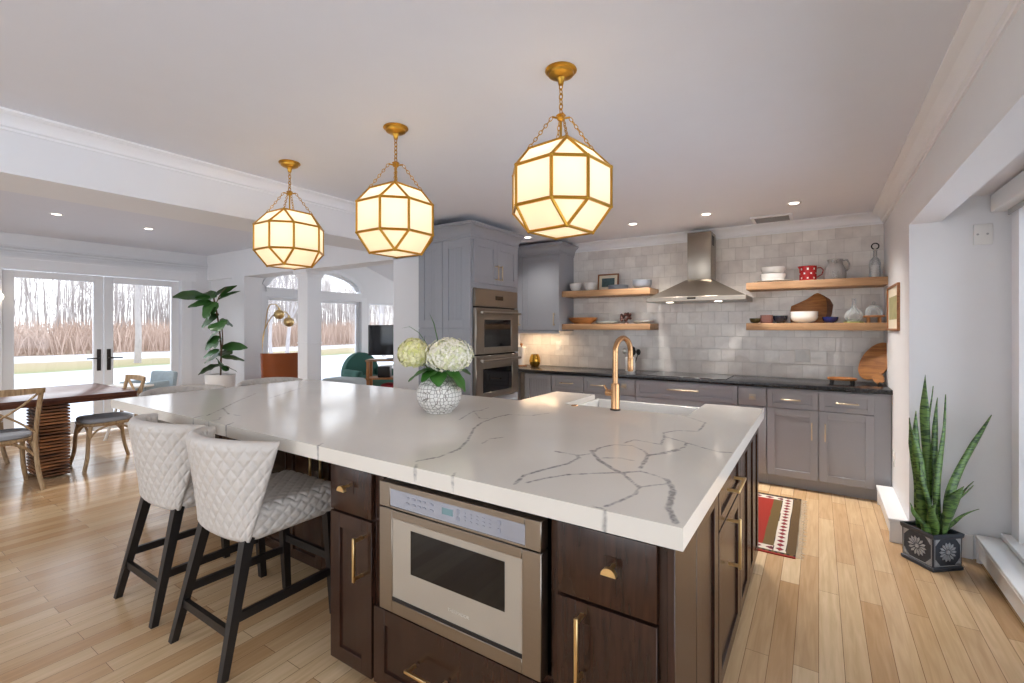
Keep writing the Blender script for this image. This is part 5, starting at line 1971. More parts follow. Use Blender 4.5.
# worktop
b = MB()
b.prism([(0.092 * cos(a), 0.14 + 0.14 * sin(a)) for a in [2 * pi * k / 40 for k in range(40)]], 'y', -0.022, 0)
bmesh.ops.bevel(b.bm, geom=list(b.bm.edges), offset=0.004, segments=2, profile=0.5, affect='EDGES')
t = thing('round_board', 'large oval wooden board with forked handle leaning in the right corner of the black worktop', 'cutting board', (0.335, 5.17, 0.947), radians(-20))
Mx = Matrix.Translation((0, 0, 0.012)) @ Matrix.Rotation(radians(-12), 4, 'X') @ Matrix.Rotation(radians(26), 4, 'Y') @ Matrix.Scale(1.12, 4, (1, 0, 0)) @ Matrix.Scale(1.28, 4, (0, 0, 1))
b.xf(Mx)
b.build('board', M['acacia'], t)
b = MB().prism([(0.02, 0.02), (-0.025, 0.012), (-0.03, -0.01), (-0.02, -0.045), (-0.005, -0.035), (0.005, -0.045), (0.02, -0.04), (0.03, -0.01)], 'y', -0.022, 0)
b.xf(Matrix.Translation((0.112, -0.035, 0.040)) @ Matrix.Rotation(radians(-12), 4, 'X') @ Matrix.Rotation(radians(-30), 4, 'Y') @ Matrix.Scale(1.35, 4))
b.build('handle', M['acacia'], t)
t = thing('serving_tray', 'low oval wooden tray on dark feet on the black worktop at right', 'tray', (0.17, 5.01, 0.92))
MB().lathe([(0, 0.036), (0.118, 0.036), (0.125, 0.042), (0.125, 0.054), (0.12, 0.056), (0.115, 0.046), (0, 0.044)], n=36, sx=0.86, sy=0.62).build('tray_top', M['acacia'], t)
for x, y in ((-0.075, -0.035), (0.075, -0.035), (-0.075, 0.035), (0.075, 0.035)):
    MB().cyl((x, y, 0), (x * 0.95, y * 0.95, 0.037), 0.014, 0.018, 10).build('foot', M['blackwood'], t)
t = thing('utensil_crock', 'white ceramic utensil crock on the worktop behind the tap', 'crock', (-1.79, 5.2, 0.92))
MB().lathe([(0, 0), (0.056, 0), (0.058, 0.004), (0.058, 0.158), (0.053, 0.16), (0.052, 0.01), (0, 0.01)], n=28).build('body', M['white_ceramic'], t)
for k, (dx, a, L, lab) in enumerate(((-0.02, -0.35, 0.26, 'steel ladle standing in the white crock'), (0.015, 0.10, 0.27, 'black spatula standing upright in the white crock'), (0.03, 0.45, 0.26, 'black spoon leaning right in the white crock'), (0.0, 0.25, 0.24, 'black turner between the other utensils in the white crock'))):
    o = thing('kitchen_utensil', lab, 'utensil', (-1.79 + dx, 5.2 + 0.012 * (k - 1), 0.935), 0, 'utensils in the white crock')
    e = Vector((sin(a) * 0.6, 0, cos(a)))
    m_ = M['nickel'] if k == 0 else M['dark']
    MB().tube([(0, 0, 0), e * L * 0.75], 0.005, 8).build('handle', m_, o)
    MB().sphere(e * L * 0.86, 0.03, 12, 8, (0.9, 0.35, 1.15)).build('head', m_, o)
lathe_thing('gold_vase', 'small golden mercury-glass vase on the worktop beside the ovens', 'vase', M['gold'], [(0, 0), (0.045, 0), (0.066, 0.03), (0.072, 0.07), (0.062, 0.12), (0.045, 0.155), (0.04, 0.155), (0.056, 0.118), (0.065, 0.07), (0.06, 0.032), (0, 0.01)], -3.02, 5.16, 0.92)
t = thing('paper_towel_holder', 'white paper towel roll on a wooden-topped holder beside the ovens', 'paper towel holder', (-3.215, 5.15, 0.92))
MB().lathe([(0, 0), (0.07, 0), (0.07, 0.012), (0, 0.012)], n=24).build('base', M['acacia'], t)
MB().lathe([(0.02, 0.013), (0.052, 0.013), (0.052, 0.245), (0.02, 0.245)], n=28).build('paper_roll', M['paper'], t)
MB().lathe([(0.008, 0.012), (0.008, 0.26), (0.018, 0.268), (0.018, 0.285), (0, 0.29)], n=14).build('post', M['acacia'], t)


# ---- outlets and plates
def wall_plate(name, label, loc, rz, w=0.075, h=0.118, slots=2):
    t = thing(name, label, 'outlet', loc, rz)
    MB().box(-w / 2, w / 2, -0.006, 0, -h / 2, h / 2, 0.002, 2).build('cover_plate', M['white_plastic'], t)
    for k in range(slots):
        z = (k - (slots - 1) / 2) * 0.042
        MB().box(-w * 0.22, w * 0.22, -0.0075, -0.006, z - 0.014, z + 0.014, 0.002, 1).build('socket', M['plate_grey'] if name == 'sensor_box' else M['white_plastic'], t)


wall_plate('wall_outlet', 'white double outlet on the tile under the right-hand shelves', (-0.132, YB, 1.142), 0, 0.118, 0.118)
wall_plate('wall_outlet', 'white outlet on the tile under the grey wall cabinet', (-2.785, YB, 1.182), 0)
wall_plate('wall_outlet', 'white outlet low on the right wall beside the grey base cabinet', (XW, 4.66, 0.40), -pi / 2, 0.075, 0.118)
t = thing('sensor_box', 'small square white control box high on the window recess wall', 'control box', (0.832, 3.95, 1.978))
MB().box(-0.042, 0.042, -0.022, 0, -0.062, 0.062, 0.004, 2).build('housing', M['white_plastic'], t)
for x in (-0.025, 0.018):
    MB().lathe([(0.006, 0), (0.006, 0.002), (0, 0.002)], n=12).xf(Matrix.Translation((x, -0.022, 0.0)) @ Matrix.Rotation(pi / 2, 4, 'X')).build('screw', M['plate_grey'], t)
picture_frame('framed_picture', 'narrow-looking wood-framed botanical print on the right wall past the shelves', (XW, 4.66, 1.39), 0.62, 0.35, 0, -pi / 2, M['frame_wood'], M['picture2'], 0.07)
t = thing('roller_shade', 'white roller shade in its cassette at the top of the right-hand window', 'shade', (0.9, 3.9, 2.20))
o = t.location
MB().box(0.852, 0.944, -3.1, 3.885, 2.095, 2.198, 0.006, 2).build('cassette', M['white_plastic'], t, o)
MB().box(0.915, 0.92, -3.05, 3.84, 2.065, 2.095).build('shade_cloth', M['plate_grey'], t, o)


# ================================================================== RUG
def rug():
    x0, x1, y0, y1 = -1.75, -0.115, 3.345, 4.52
    nx, ny = 330, 236
    b = MB()
    bm = b.bm
    g = {}
    for i in range(nx + 1):
        for j in range(ny + 1):
            x = x0 + (x1 - x0) * i / nx
            y = y0 + (y1 - y0) * j / ny
            edge = 0.010 * noise.noise((x * 2.5, y * 4, 3)) * (1 if i in (0, nx) else 0.6)
            g[i, j] = bm.verts.new((x + edge, y + 0.006 * noise.noise((x * 5, 2, y)), 0.0065 + 0.0015 * noise.noise((x * 6, y * 6, 0))))
    for i in range(nx):
        for j in range(ny):
            bm.faces.new((g[i, j], g[i + 1, j], g[i + 1, j + 1], g[i, j + 1]))
    low = []
    per = [(i, 0) for i in range(nx)] + [(nx, j) for j in range(ny)] + [(i, ny) for i in range(nx, 0, -1)] + [(0, j) for j in range(ny, 0, -1)]
    low = [bm.verts.new((g[k].co.x, g[k].co.y, 0.0005)) for k in per]
    for k in range(len(per)):
        k2 = (k + 1) % len(per)
        bm.faces.new((g[per[k2]], g[per[k]], low[k], low[k2]))
    o = b.build('kilim_rug', M['rug'], recalc=False)
    RED, OLV, BRN, WHT, PUR, DK = [lin(c) for c in ((146, 36, 20), (104, 82, 42), (84, 58, 40), (214, 202, 188), (116, 34, 52), (52, 36, 34))]
    BLU = lin((96, 92, 130))

    def diamond(a, c_, w, h):
        return abs(a) / w + abs(c_) / h < 1

    def col(p):
        x, y = p.center.x, p.center.y
        u = min(x1 - x, x - x0)          # distance from the short ends
        v = min(y1 - y, y - y0)          # distance from the long sides
        if v < 0.02:
            return RED if y - y0 < 0.02 else DK
        if v < 0.045:
            return DK if int((x * 60)) % 2 else OLV
        if u < 0.056 and v >= 0.045:
            return OLV if (int(u / 0.0125) + int(y / 0.014)) % 2 else BRN
        if u < 0.130:
            a = (y / 0.066) - round(y / 0.066)
            d = u - 0.093
            if diamond(a * 0.066, d, 0.028, 0.024):
                return PUR if not diamond(a * 0.066, d, 0.012, 0.012) else RED
            return DK if abs(d) > 0.034 else WHT
        if v < 0.115:
            a = (x / 0.085) - round(x / 0.085)
            d = v - 0.080
            if diamond(a * 0.085, d, 0.034, 0.026):
                return PUR if not diamond(a * 0.085, d, 0.012, 0.010) else DK
            return WHT
        if u < 0.192:
            return OLV if (int(u / 0.0125) + int(y / 0.012)) % 2 else lin((96, 76, 40))
        cx_, cy_ = (x - (x0 + x1) / 2), y - (y0 + y1) / 2
        q = (cx_ / 0.36) - round(cx_ / 0.36)
        if diamond(q * 0.36, cy_ + 0.05, 0.10, 0.13):
            return BLU if not diamond(q * 0.36, cy_ + 0.05, 0.05, 0.07) else PUR
        return RED
    set_pattern(o, col)
    tag(o, 'red kilim rug with white diamond borders on the floor between island and range', 'rug')
    b = MB()
    for k in range(70):
        y = y0 + 0.02 + (y1 - y0 - 0.04) * k / 69
        b.tube([(x1 - 0.004, y, 0.006), (x1 + 0.02, y + R.uniform(-.01, .01), 0.004), (x1 + R.uniform(0.03, 0.05), y + R.uniform(-.015, .015), 0.003)], [0.0022, 0.0018, 0.0008], 5)
    f = b.build('fringe', M['fringe'], o)
    f['kind'] = 'stuff'


rug()


# ================================================================== SNAKE PLANT
def snake_plant():
    cx, cy, rz = 0.565, 3.735, radians(-50)
    t = thing('square_planter', 'dark pewter square planter with flower reliefs on the floor by the window', 'planter', (cx, cy, 0), rz)
    s, h = 0.098, 0.215
    b = MB()
    rings = []
    for a, z in ((s * 0.97, 0.0), (s * 1.02, 0.006), (s * 1.02, 0.022), (s * 0.95, 0.026), (s * 0.97, h - 0.03), (s * 1.03, h - 0.02), (s * 1.05, h), (s * 0.93, h), (s * 0.90, h - 0.03)):
        rings.append(b.ring([(-a, -a, z), (a, -a, z), (a, a, z), (-a, a, z)]))
    b.skin(rings)
    b.build('body', M['planter'], t, smooth=20)
    MB().box(-s * 0.9, s * 0.9, -s * 0.9, s * 0.9, h - 0.045, h - 0.022).build('soil', M['soil'], t)
    for f in range(4):
        b = MB()
        zc_ = 0.112
        y0 = -s * 0.962
        for k in range(14):
            a = 2 * pi * k / 14
            r0, r1 = 0.016, 0.056
            pts = [(cos(a) * r0, zc_ + sin(a) * r0), (cos(a + 0.16) * (r0 + r1) * 0.62, zc_ + sin(a + 0.16) * (r0 + r1) * 0.62), (cos(a) * r1, zc_ + sin(a) * r1), (cos(a - 0.16) * (r0 + r1) * 0.62, zc_ + sin(a - 0.16) * (r0 + r1) * 0.62)]
            b.prism(pts, 'y', y0 - 0.004, y0 + 0.002)
        b.prism([(0.012 * cos(a), zc_ + 0.012 * sin(a)) for a in [2 * pi * k / 12 for k in range(12)]], 'y', y0 - 0.005, y0 + 0.002)
        for sx in (-1, 1):
            for sz in (-1, 1):
                b.prism([(sx * 0.08, zc_ + sz * 0.075), (sx * 0.08, zc_ + sz * 0.04), (sx * 0.066, zc_ + sz * 0.058), (sx * 0.05, zc_ + sz * 0.075)], 'y', y0 - 0.003, y0 + 0.002)
        for (xa, xb, za, zb) in ((-0.085, 0.085, 0.030, 0.033), (-0.085, 0.085, 0.190, 0.193), (-0.086, -0.083, 0.030, 0.193), (0.083, 0.086, 0.030, 0.193)):
            b.box(xa, xb, y0 - 0.002, y0 + 0.002, za, zb)
        b.xf(Matrix.Rotation(f * pi / 2, 4, 'Z'))
        b.build('flower_relief', M['planter_hi'], t)
    p = thing('snake_plant', 'tall green banded snake plant growing in the pewter planter by the window', 'plant', (cx, cy, h - 0.03))
    z0 = h - 0.03
    # (base right, base toward, tip right, tip toward, tip height, width)
    leaves = [(-0.02, 0.00, -0.05, 0.02, 1.134, 0.021), (-0.01, -0.03, 0.0, 0.0, 1.064, 0.017), (0.01, 0.04, 0.04, 0.05, 1.02, 0.029), (0.03, -0.04, 0.104, -0.06, 0.985, 0.019),
              (-0.04, 0.0, -0.12, 0.03, 0.92, 0.025), (0.03, 0.06, 0.30, 0.05, 0.90, 0.034), (-0.07, 0.04, -0.156, 0.05, 0.82, 0.024), (-0.05, 0.05, -0.127, 0.08, 0.63, 0.017),
              (-0.07, 0.05, -0.185, 0.06, 0.385, 0.020), (0.05, 0.02, 0.226, 0.02, 0.475, 0.024), (0.06, -0.01, 0.284, -0.02, 0.485, 0.018), (0.06, 0.03, 0.243, 0.05, 0.345, 0.022),
              (-0.03, 0.06, -0.087, 0.12, 0.42, 0.026), (0.02, -0.06, 0.06, -0.09, 0.70, 0.028), (-0.02, -0.05, -0.06, -0.07, 0.86, 0.028), (0.02, 0.07, 0.09, 0.11, 0.50, 0.028)]
    for k, (br, bt, tr, tt, hh, w) in enumerate(leaves):
        L = []
        n_ = 26
        rr = random.Random(k + 40)
        tw0 = rr.uniform(-0.5, 0.5)
        tw1 = tw0 + rr.uniform(-1.3, 1.3)
        b = MB()
        rings = []
        for i in range(n_ + 1):
            f = i / n_
            e = f ** 1.5
            cr_ = br + (tr - br) * e
            ct_ = bt + (tt - bt) * e
            z = (hh - z0) * (f if hh > 0.6 else f ** 0.85)
            wd = w * (0.42 + 0.92 * sin(pi * min(1, f * 0.85 + 0.06))) * (1 if f < 0.78 else max(0.03, ((1 - f) / 0.22) ** 0.75)) * (0.88 + 0.10 * sin(f * 9 + k))
            tw = tw0 + (tw1 - tw0) * f
            wob = 0.012 * sin(f * 6 + k * 1.7) * min(1, f * 3)
            cr_ += wob
            c0 = Vector((rx_ * cr_ + tx_ * ct_, ry_ * cr_ + ty_ * ct_, z))
            sd = Vector((rx_ * cos(tw) + tx_ * sin(tw), ry_ * cos(tw) + ty_ * sin(tw), 0))
            nr = Vector((-sd.y, sd.x, 0))
            cup = wd * 0.32
            sec = [(-1, cup), (-0.55, cup * 0.35), (0, 0), (0.55, cup * 0.35), (1, cup)]
            th = 0.0022
            rings.append(b.ring([c0 + sd * a * wd + nr * (q + th) for a, q in sec] + [c0 + sd * a * wd * 0.97 + nr * (q - th) for a, q in sec[::-1]]))
        b.skin(rings)
        b.build('leaf', M['snake'], p, smooth=60)


snake_plant()

# leafy plant whose leaf tip enters the frame at the right edge
t = thing('arching_houseplant', 'houseplant by the right-hand window whose green leaf tip enters at the frame edge', 'plant', (0.685, 2.14, 0))
MB().lathe([(0, 0), (0.10, 0), (0.12, 0.24), (0.112, 0.24), (0.102, 0.19), (0, 0.19)], n=24).build('pot', M['planter_white'], t)
for k, (yaw, pit, L) in enumerate(((1.43, 0.26, 1.10), (0.9, 0.95, 0.36), (0.3, 0.9, 0.3), (-0.5, 0.8, 0.3), (-1.1, 0.6, 0.45), (1.2, 1.0, 0.42))):
    b = leaf_blade(L, 0.026, 0.1, 0.1)
    orient(b, (0.02 * cos(yaw), 0.02 * sin(yaw), 0.78), yaw, pit).build('leaf', M['fig'], t)
MB().tube([(0, 0, 0.19), (0.01, 0.01, 0.5), (0, 0, 0.79)], [0.016, 0.013, 0.010], 8).build('stem', M['trunk'], t)


# ================================================================== DINING AREA
def dining_table():
    t = thing('dining_table', 'dark glossy walnut dining table on a slatted pedestal', 'table', (-6.53, 0.60, 0))
    o = t.location
    MB().box(-7.12, -5.93, -0.75, 1.96, 0.695, 0.76, 0.004, 2).build('tabletop', M['walnut'], t, o)
    for yc in (1.36, -0.20):
        b = MB()
        k = 0
        z = 0.015
        rr = random.Random(3)
        while z < 0.67:
            e = rr.uniform(-0.004, 0.004)
            b.box(-6.50 - e, -6.03 + e, yc - 0.105, yc + 0.105, z, z + 0.0185, 0.001, 1)
            z += 0.0305
        b.build('slatted_pedestal', M['slat_dark'], t, o)
        b = MB()
        b.box(-6.42, -6.11, yc - 0.055, yc + 0.055, 0.0, 0.695)
        b.build('pedestal_core', M['dark'], t, o)


dining_table()


def spline(pts, n_=8):
    """catmull-rom through the points"""
    P_ = [Vector(p) for p in pts]
    P_ = [P_[0] * 2 - P_[1]] + P_ + [P_[-1] * 2 - P_[-2]]
    out = []
    for i in range(1, len(P_) - 2):
        for k in range(n_):
            t_ = k / n_
            a, b, c, d = P_[i - 1:i + 3]
            out.append(0.5 * ((2 * b) + (c - a) * t_ + (2 * a - 5 * b + 4 * c - d) * t_ ** 2 + (3 * b - a - 3 * c + d) * t_ ** 3))
    out.append(P_[-2])
    return out


def cross_back_chair(label, loc, rz):
    t = thing('cross_back_chair', label, 'chair', loc, rz, 'cross-back dining chairs')
    Wd = M['weathered']
    # seat, faces +y
    b = MB()
    poly = []
    for k in range(36):
        a = 2 * pi * k / 36
        x = 0.225 * (abs(cos(a)) ** 0.6) * (1 if cos(a) > 0 else -1)
        y = 0.215 * (abs(sin(a)) ** 0.6) * (1 if sin(a) > 0 else -1)
        poly.append((x * (0.93 + 0.07 * (y / 0.215)), y))
    rings = [b.ring([(x * s_, y * s_, z) for x, y in poly]) for s_, z in ((0.95, 0.428), (1.0, 0.436), (1.0, 0.452), (0.97, 0.458))]
    b.skin(rings)
    b.build('seat', Wd, t)
    b = MB()
    rings = [b.ring([(x * s_, y * s_, z) for x, y in poly]) for s_, z in ((0.93, 0.459), (0.98, 0.468), (0.985, 0.485), (0.94, 0.499), (0.6, 0.506), (0.1, 0.507))]
    b.skin(rings)
    b.build('cushion', M['cushion'], t)
    for s_ in (-1, 1):
        MB().tube(spline([(s_ * 0.185, 0.165, 0.43), (s_ * 0.19, 0.185, 0.30), (s_ * 0.20, 0.195, 0.14), (s_ * 0.225, 0.225, 0.0)]), [0.018] * 25, 10).build('leg', Wd, t)
        MB().tube(spline([(s_ * 0.235, -0.27, 0.0), (s_ * 0.212, -0.225, 0.16), (s_ * 0.20, -0.20, 0.36), (s_ * 0.20, -0.20, 0.50), (s_ * 0.212, -0.225, 0.70), (s_ * 0.225, -0.255, 0.86)]), 0.017, 10).build('leg', Wd, t)
        # bent braces under the seat
        MB().tube(spline([(s_ * 0.195, 0.19, 0.29), (s_ * 0.19, 0.12, 0.385), (s_ * 0.185, 0.0, 0.425), (s_ * 0.19, -0.12, 0.39), (s_ * 0.20, -0.20, 0.30)]), 0.010, 8).build('brace', Wd, t)
    MB().tube(spline([(-0.19, 0.19, 0.29), (-0.12, 0.175, 0.385), (0, 0.17, 0.425), (0.12, 0.175, 0.385), (0.19, 0.19, 0.29)]), 0.010, 8).build('brace', Wd, t)
    MB().tube(spline([(-0.20, -0.20, 0.29), (-0.12, -0.19, 0.385), (0, -0.185, 0.425), (0.12, -0.19, 0.385), (0.20, -0.20, 0.29)]), 0.010, 8).build('brace', Wd, t)
    # curved crest rail
    b = MB()
    rings = []
    for k in range(17):
        f = k / 16 * 2 - 1
        x = 0.248 * f
        y = -0.285 + 0.03 * f * f
        hgt = 0.022 + 0.006 * (1 - f * f)
        rings.append(b.ring([(x, y - 0.012, 0.868 - hgt), (x, y + 0.012, 0.868 - hgt), (x, y + 0.010, 0.868 + hgt), (x, y - 0.014, 0.868 + hgt)]))
    b.skin(rings)
    bmesh.ops.bevel(b.bm, geom=list(b.bm.edges), offset=0.003, segments=1, affect='EDGES')
    b.build('crest_rail', Wd, t)
    for s_ in (-1, 1):
        MB().tube(spline([(s_ * 0.20, -0.205, 0.50), (s_ * 0.07, -0.245 + 0.008 * s_, 0.62), (-s_ * 0.08, -0.262 + 0.008 * s_, 0.73), (-s_ * 0.205, -0.262, 0.845)]), 0.0125, 8, flat=0.7).build('cross_slat', Wd, t)
    return t


ch = cross_back_chair('weathered cross-back chair nearest the kitchen, its back cut by the left frame edge', (-5.93, 0.965, 0), pi / 2)
dup(ch, (-6.21, 1.78, 0), pi, 'weathered cross-back chair tucked under the near end of the dining table')
dup(ch, (-7.28, 1.00, 0), -pi / 2, 'weathered cross-back chair on the window side of the table, its crest just in frame')

# high chair by the french doors
t = thing('high_chair', 'blue-grey child high chair with white tray beside the french doors', 'high chair', (-7.33, 2.47, 0), radians(200))
MB().rbox(-0.18, 0.18, -0.16, 0.14, 0.50, 0.56, 0.025, (8, 8, 4)).build('seat', M['hc_grey'], t)
b = MB()
b.rbox(-0.20, 0.20, -0.21, -0.13, 0.54, 0.86, 0.035, (8, 4, 10))
b.xf(Matrix.Translation((0, -0.03, 0)) @ Matrix.Rotation(radians(8), 4, 'X'))
b.build('backrest', M['hc_grey'], t)
for s_ in (-1, 1):
    MB().rbox(s_ * 0.20 - 0.025, s_ * 0.20 + 0.025, -0.2, 0.12, 0.54, 0.72, 0.02, (4, 8, 6)).build('side_wing', M['hc_grey'], t)
    for y0, y1 in ((0.26, 0.12), (-0.30, -0.14)):
        MB().tube([(s_ * 0.25, y0, 0.0), (s_ * 0.19, y1, 0.52)], 0.015, 10).build('leg', M['white_plastic'], t)
MB().rbox(-0.24, 0.24, 0.02, 0.32, 0.66, 0.70, 0.018, (10, 8, 3)).build('tray', M['white_plastic'], t)
MB().tube([(-0.22, 0.19, 0.25), (0.22, 0.19, 0.25)], 0.012, 8).build('footrest', M['white_plastic'], t)

# fiddle leaf fig
FX, FY = -6.76, 3.16
t = thing('tall_planter', 'tall matte white cylindrical planter against the dining end wall', 'planter', (FX, FY, 0))
MB().lathe([(0, 0), (0.145, 0), (0.150, 0.01), (0.180, 0.78), (0.172, 0.785), (0.164, 0.78), (0.160, 0.70), (0, 0.70)], n=36).build('pot', M['planter_white'], t)
MB().lathe([(0, 0.701), (0.158, 0.701), (0, 0.712)], n=24).build('soil', M['soil'], t)
t = thing('fiddle_leaf_fig', 'fiddle leaf fig with big dark leaves in the tall white planter', 'plant', (FX, FY, 0.71))
MB().tube(spline([(0, 0, 0), (0.01 * rx_, 0.01 * ry_, 0.30), (0.0, 0.0, 0.55), (-0.04 * rx_, -0.04 * ry_, 0.85), (-0.09 * rx_, -0.09 * ry_, 1.10)]), 0.011, 8).build('stem', M['trunk'], t)
MB().tube(spline([(0, 0, 0.25), (0.03 * rx_, 0.03 * ry_, 0.50), (0.02 * rx_, 0.02 * ry_, 0.72)]), 0.008, 8).build('stem', M['trunk'], t)
MB().tube(spline([(-0.07 * rx_, -0.07 * ry_, 1.0), (0.0, 0.0, 1.15), (0.08 * rx_, 0.08 * ry_, 1.25)]), 0.006, 8).build('stem', M['trunk'], t)
# leaves: (right, toward, height) of the base, direction right/toward as an angle in the picture frame, pitch, length, width
fl = [(-.12, .02, 1.10, 3.10, 0.22, .40, .085), (-.06, .03, 1.10, 2.85, 0.30, .32, .09), (-.10, .03, 1.04, 3.2, 0.0, .30, .05), (-.03, .02, 1.04, 3.9, -.75, .22, .09), (-.06, 0, .95, 4.4, -.6, .16, .08),
      (-.08, 0, 1.13, 0.9, .75, .24, .045), (-.03, 0, 1.08, 0.3, .65, .24, .03), (.0, 0, 1.12, 0.2, .85, .22, .03), (-.02, 0, .88, 3.3, -.50, .26, .05), (.0, .02, .80, 0.4, -.25, .15, .07), (.0, .05, .78, 5.2, -.5, .16, .09),
      (-.01, 0, .66, 3.2, -.55, .24, .055), (.0, .02, .58, 3.4, -.62, .22, .06), (.02, .01, .55, 4.6, -.5, .15, .07), (.02, 0, .44, 0.1, .12, .26, .06), (.0, .02, .40, 3.6, -.3, .18, .05), (.0, .02, .33, 2.9, -.15, .24, .09),
      (.02, .02, .30, 0.3, .05, .25, .055), (.01, .03, .24, 5.6, -.2, .21, .085), (.0, .03, .20, 3.7, -.25, .22, .075), (.01, .03, .18, 0.0, -.05, .22, .06), (-.01, .0, .36, 1.6, .1, .2, .07)]
for k, (r_, f_, z_, ang, pit, L, w) in enumerate(fl):
    # ang measured in the room: 0 = picture right, pi/2 = away from the camera
    yaw = yr + ang
    b = leaf_blade(L * 1.2, w * 1.35, 0.25, 0.10, 0.05, tip=1.0)
    orient(b, (rx_ * r_ + tx_ * f_, ry_ * r_ + ty_ * f_, z_), yaw, pit, R.choice((-1, 1)) * R.uniform(0.35, 1.0)).build('leaf', M['fig'], t)


# ================================================================== FAMILY ROOM
def armchair():
    x, y = -6.60, 3.86
    t = thing('leather_armchair', 'cognac leather armchair seen from behind, between the white columns', 'armchair', (x, y, 0), radians(80))
    # local: faces +y
    b = MB()
    rings = []
    n_ = 22
    for z, hw, y0, y1 in ((0.12, 0.27, -0.30, 0.30), (0.42, 0.30, -0.34, 0.32)):
        pass
    MB().rbox(-0.30, 0.30, -0.25, 0.36, 0.22, 0.46, 0.06, (12, 12, 6)).build('seat', M['tan_leather'], t)
    b = MB()
    rows, cols = 16, 24
    for side in (1, -1):
        def fn(u, v, side=side):
            hw = 0.235 + 0.08 * v
            a = (u * 2 - 1) * 1.25
            xx = hw * sin(a) / sin(1.25)
            yy = -0.30 - 0.14 * v + 0.16 * (1 - cos(a)) / (1 - cos(1.25)) + side * 0.03
            return Vector((xx, yy, 0.20 + 0.86 * v))
        b.grid(fn, cols, rows)
    bd = [e for e in b.bm.edges if len(e.link_faces) == 1]
    bmesh.ops.bridge_loops(b.bm, edges=bd)
    b.build('backrest', M['tan_leather'], t)
    for s_ in (-1, 1):
        MB().rbox(s_ * 0.34 - 0.05, s_ * 0.34 + 0.05, -0.25, 0.30, 0.20, 0.62, 0.045, (5, 10, 8)).build('arm', M['tan_leather'], t)
        for yy in (-0.24, 0.28):
            MB().tube([(s_ * 0.27, yy, 0), (s_ * 0.25, yy * 0.9, 0.23)], [0.012, 0.02], 10).build('leg', M['blackwood'], t)


armchair()


def arc_lamp():
    x, y = -7.42, 4.03
    t = thing('arc_floor_lamp', 'brass arc floor lamp with two hanging globe shades beside the brown armchair', 'floor lamp', (x, y, 0))
    MB().lathe([(0, 0), (0.15, 0), (0.15, 0.02), (0.02, 0.03), (0, 0.03)], n=28).build('base', M['brass'], t)
    MB().tube([(0, 0, 0.02), (0.02, 0.02, 0.9), (0.04, 0.03, 1.15)], 0.022, 10).build('pole', M['brass'], t)

    def arm(e, top):
        pts = spline([(0.04, 0.03, 1.10), (0.06, 0.07, 1.38), (e[0] * 0.5 + 0.04, e[1] * 0.55, top), (e[0], e[1], top + 0.05), (e[0] + 0.02, e[1] + 0.06, top - 0.01)])
        MB().tube(pts, 0.008, 8).build('arm', M['brass'], t)
        q = pts[-1]
        s_ = MB()
        s_.sphere((q.x, q.y, q.z - 0.10), 0.078, 18, 12)
        s_.cyl((q.x, q.y, q.z - 0.03), (q.x, q.y, q.z + 0.005), 0.02, n=10)
        s_.build('globe_shade', M['brass'], t)
    arm((0.24, 0.13), 1.73)
    arm((0.36, 0.22), 1.61)


arc_lamp()
t = thing('floor_plant', 'low dark leafy plant behind the armchair by the white column', 'plant', (-7.62, 4.05, 0))
MB().lathe([(0, 0), (0.12, 0), (0.14, 0.3), (0.13, 0.3), (0.12, 0.26), (0, 0.26)], n=20).build('pot', M['dark'], t)
for k in range(14):
    orient(leaf_blade(R.uniform(0.28, 0.42), 0.07, 0.3, 0.1), (0, 0, 0.26), k * 2.4, R.uniform(0.5, 1.3)).build('leaf', M['fig'], t)


def soft_chair(name, label, x, y, rz, m, w=0.34, h=0.86):
    t = thing(name, label, 'armchair', (x, y, 0), rz)
    MB().rbox(-w, w, -0.3, 0.36, 0.14, 0.44, 0.07, (12, 12, 6)).build('seat', m, t)
    b = MB()
    rings = []
    poly = []
    for k in range(25):
        a = pi * k / 24
        poly.append(((w + 0.03) * cos(a), 0.46 + (h - 0.46) * sin(a)))
    poly = [((w + 0.03), 0.2)] + poly + [(-(w + 0.03), 0.2)]
    b.prism(poly, 'y', -0.40, -0.26)
    bmesh.ops.bevel(b.bm, geom=list(b.bm.edges), offset=0.03, segments=3, affect='EDGES')
    b.build('backrest', m, t)
    for s_ in (-1, 1):
        MB().rbox(s_ * w - 0.06, s_ * w + 0.06, -0.3, 0.34, 0.14, 0.58, 0.05, (5, 10, 8)).build('arm', m, t)
        for yy in (-0.26, 0.3):
            MB().cyl((s_ * (w - 0.06), yy, 0), (s_ * (w - 0.06), yy, 0.16), 0.016, 0.022, 10).build('leg', M['blackwood'], t)
    return t


soft_chair('rounded_armchair', 'teal green round-backed armchair by the sliding glass door', -7.60, 6.36, radians(-100), M['teal'], 0.36, 0.90)
t = thing('pale_ottoman', 'pale grey upholstered ottoman in front of the teal armchair', 'ottoman', (-6.75, 5.12, 0), radians(10))
MB().rbox(-0.32, 0.32, -0.24, 0.24, 0.10, 0.56, 0.08, (12, 10, 8)).build('cushion', M['sofa'], t)
for x in (-0.24, 0.24):
    for y in (-0.16, 0.16):
        MB().cyl((x, y, 0), (x, y, 0.13), 0.015, 0.02, 10).build('leg', M['blackwood'], t)
t = thing('rose_pouf', 'small dusty rose pouf left of the pale ottoman', 'pouf', (-7.20, 4.64, 0))
MB().lathe([(0, 0.0), (0.17, 0.0), (0.22, 0.10), (0.22, 0.48), (0.18, 0.585), (0, 0.60)], n=28).build('cushion', M['pink'], t)


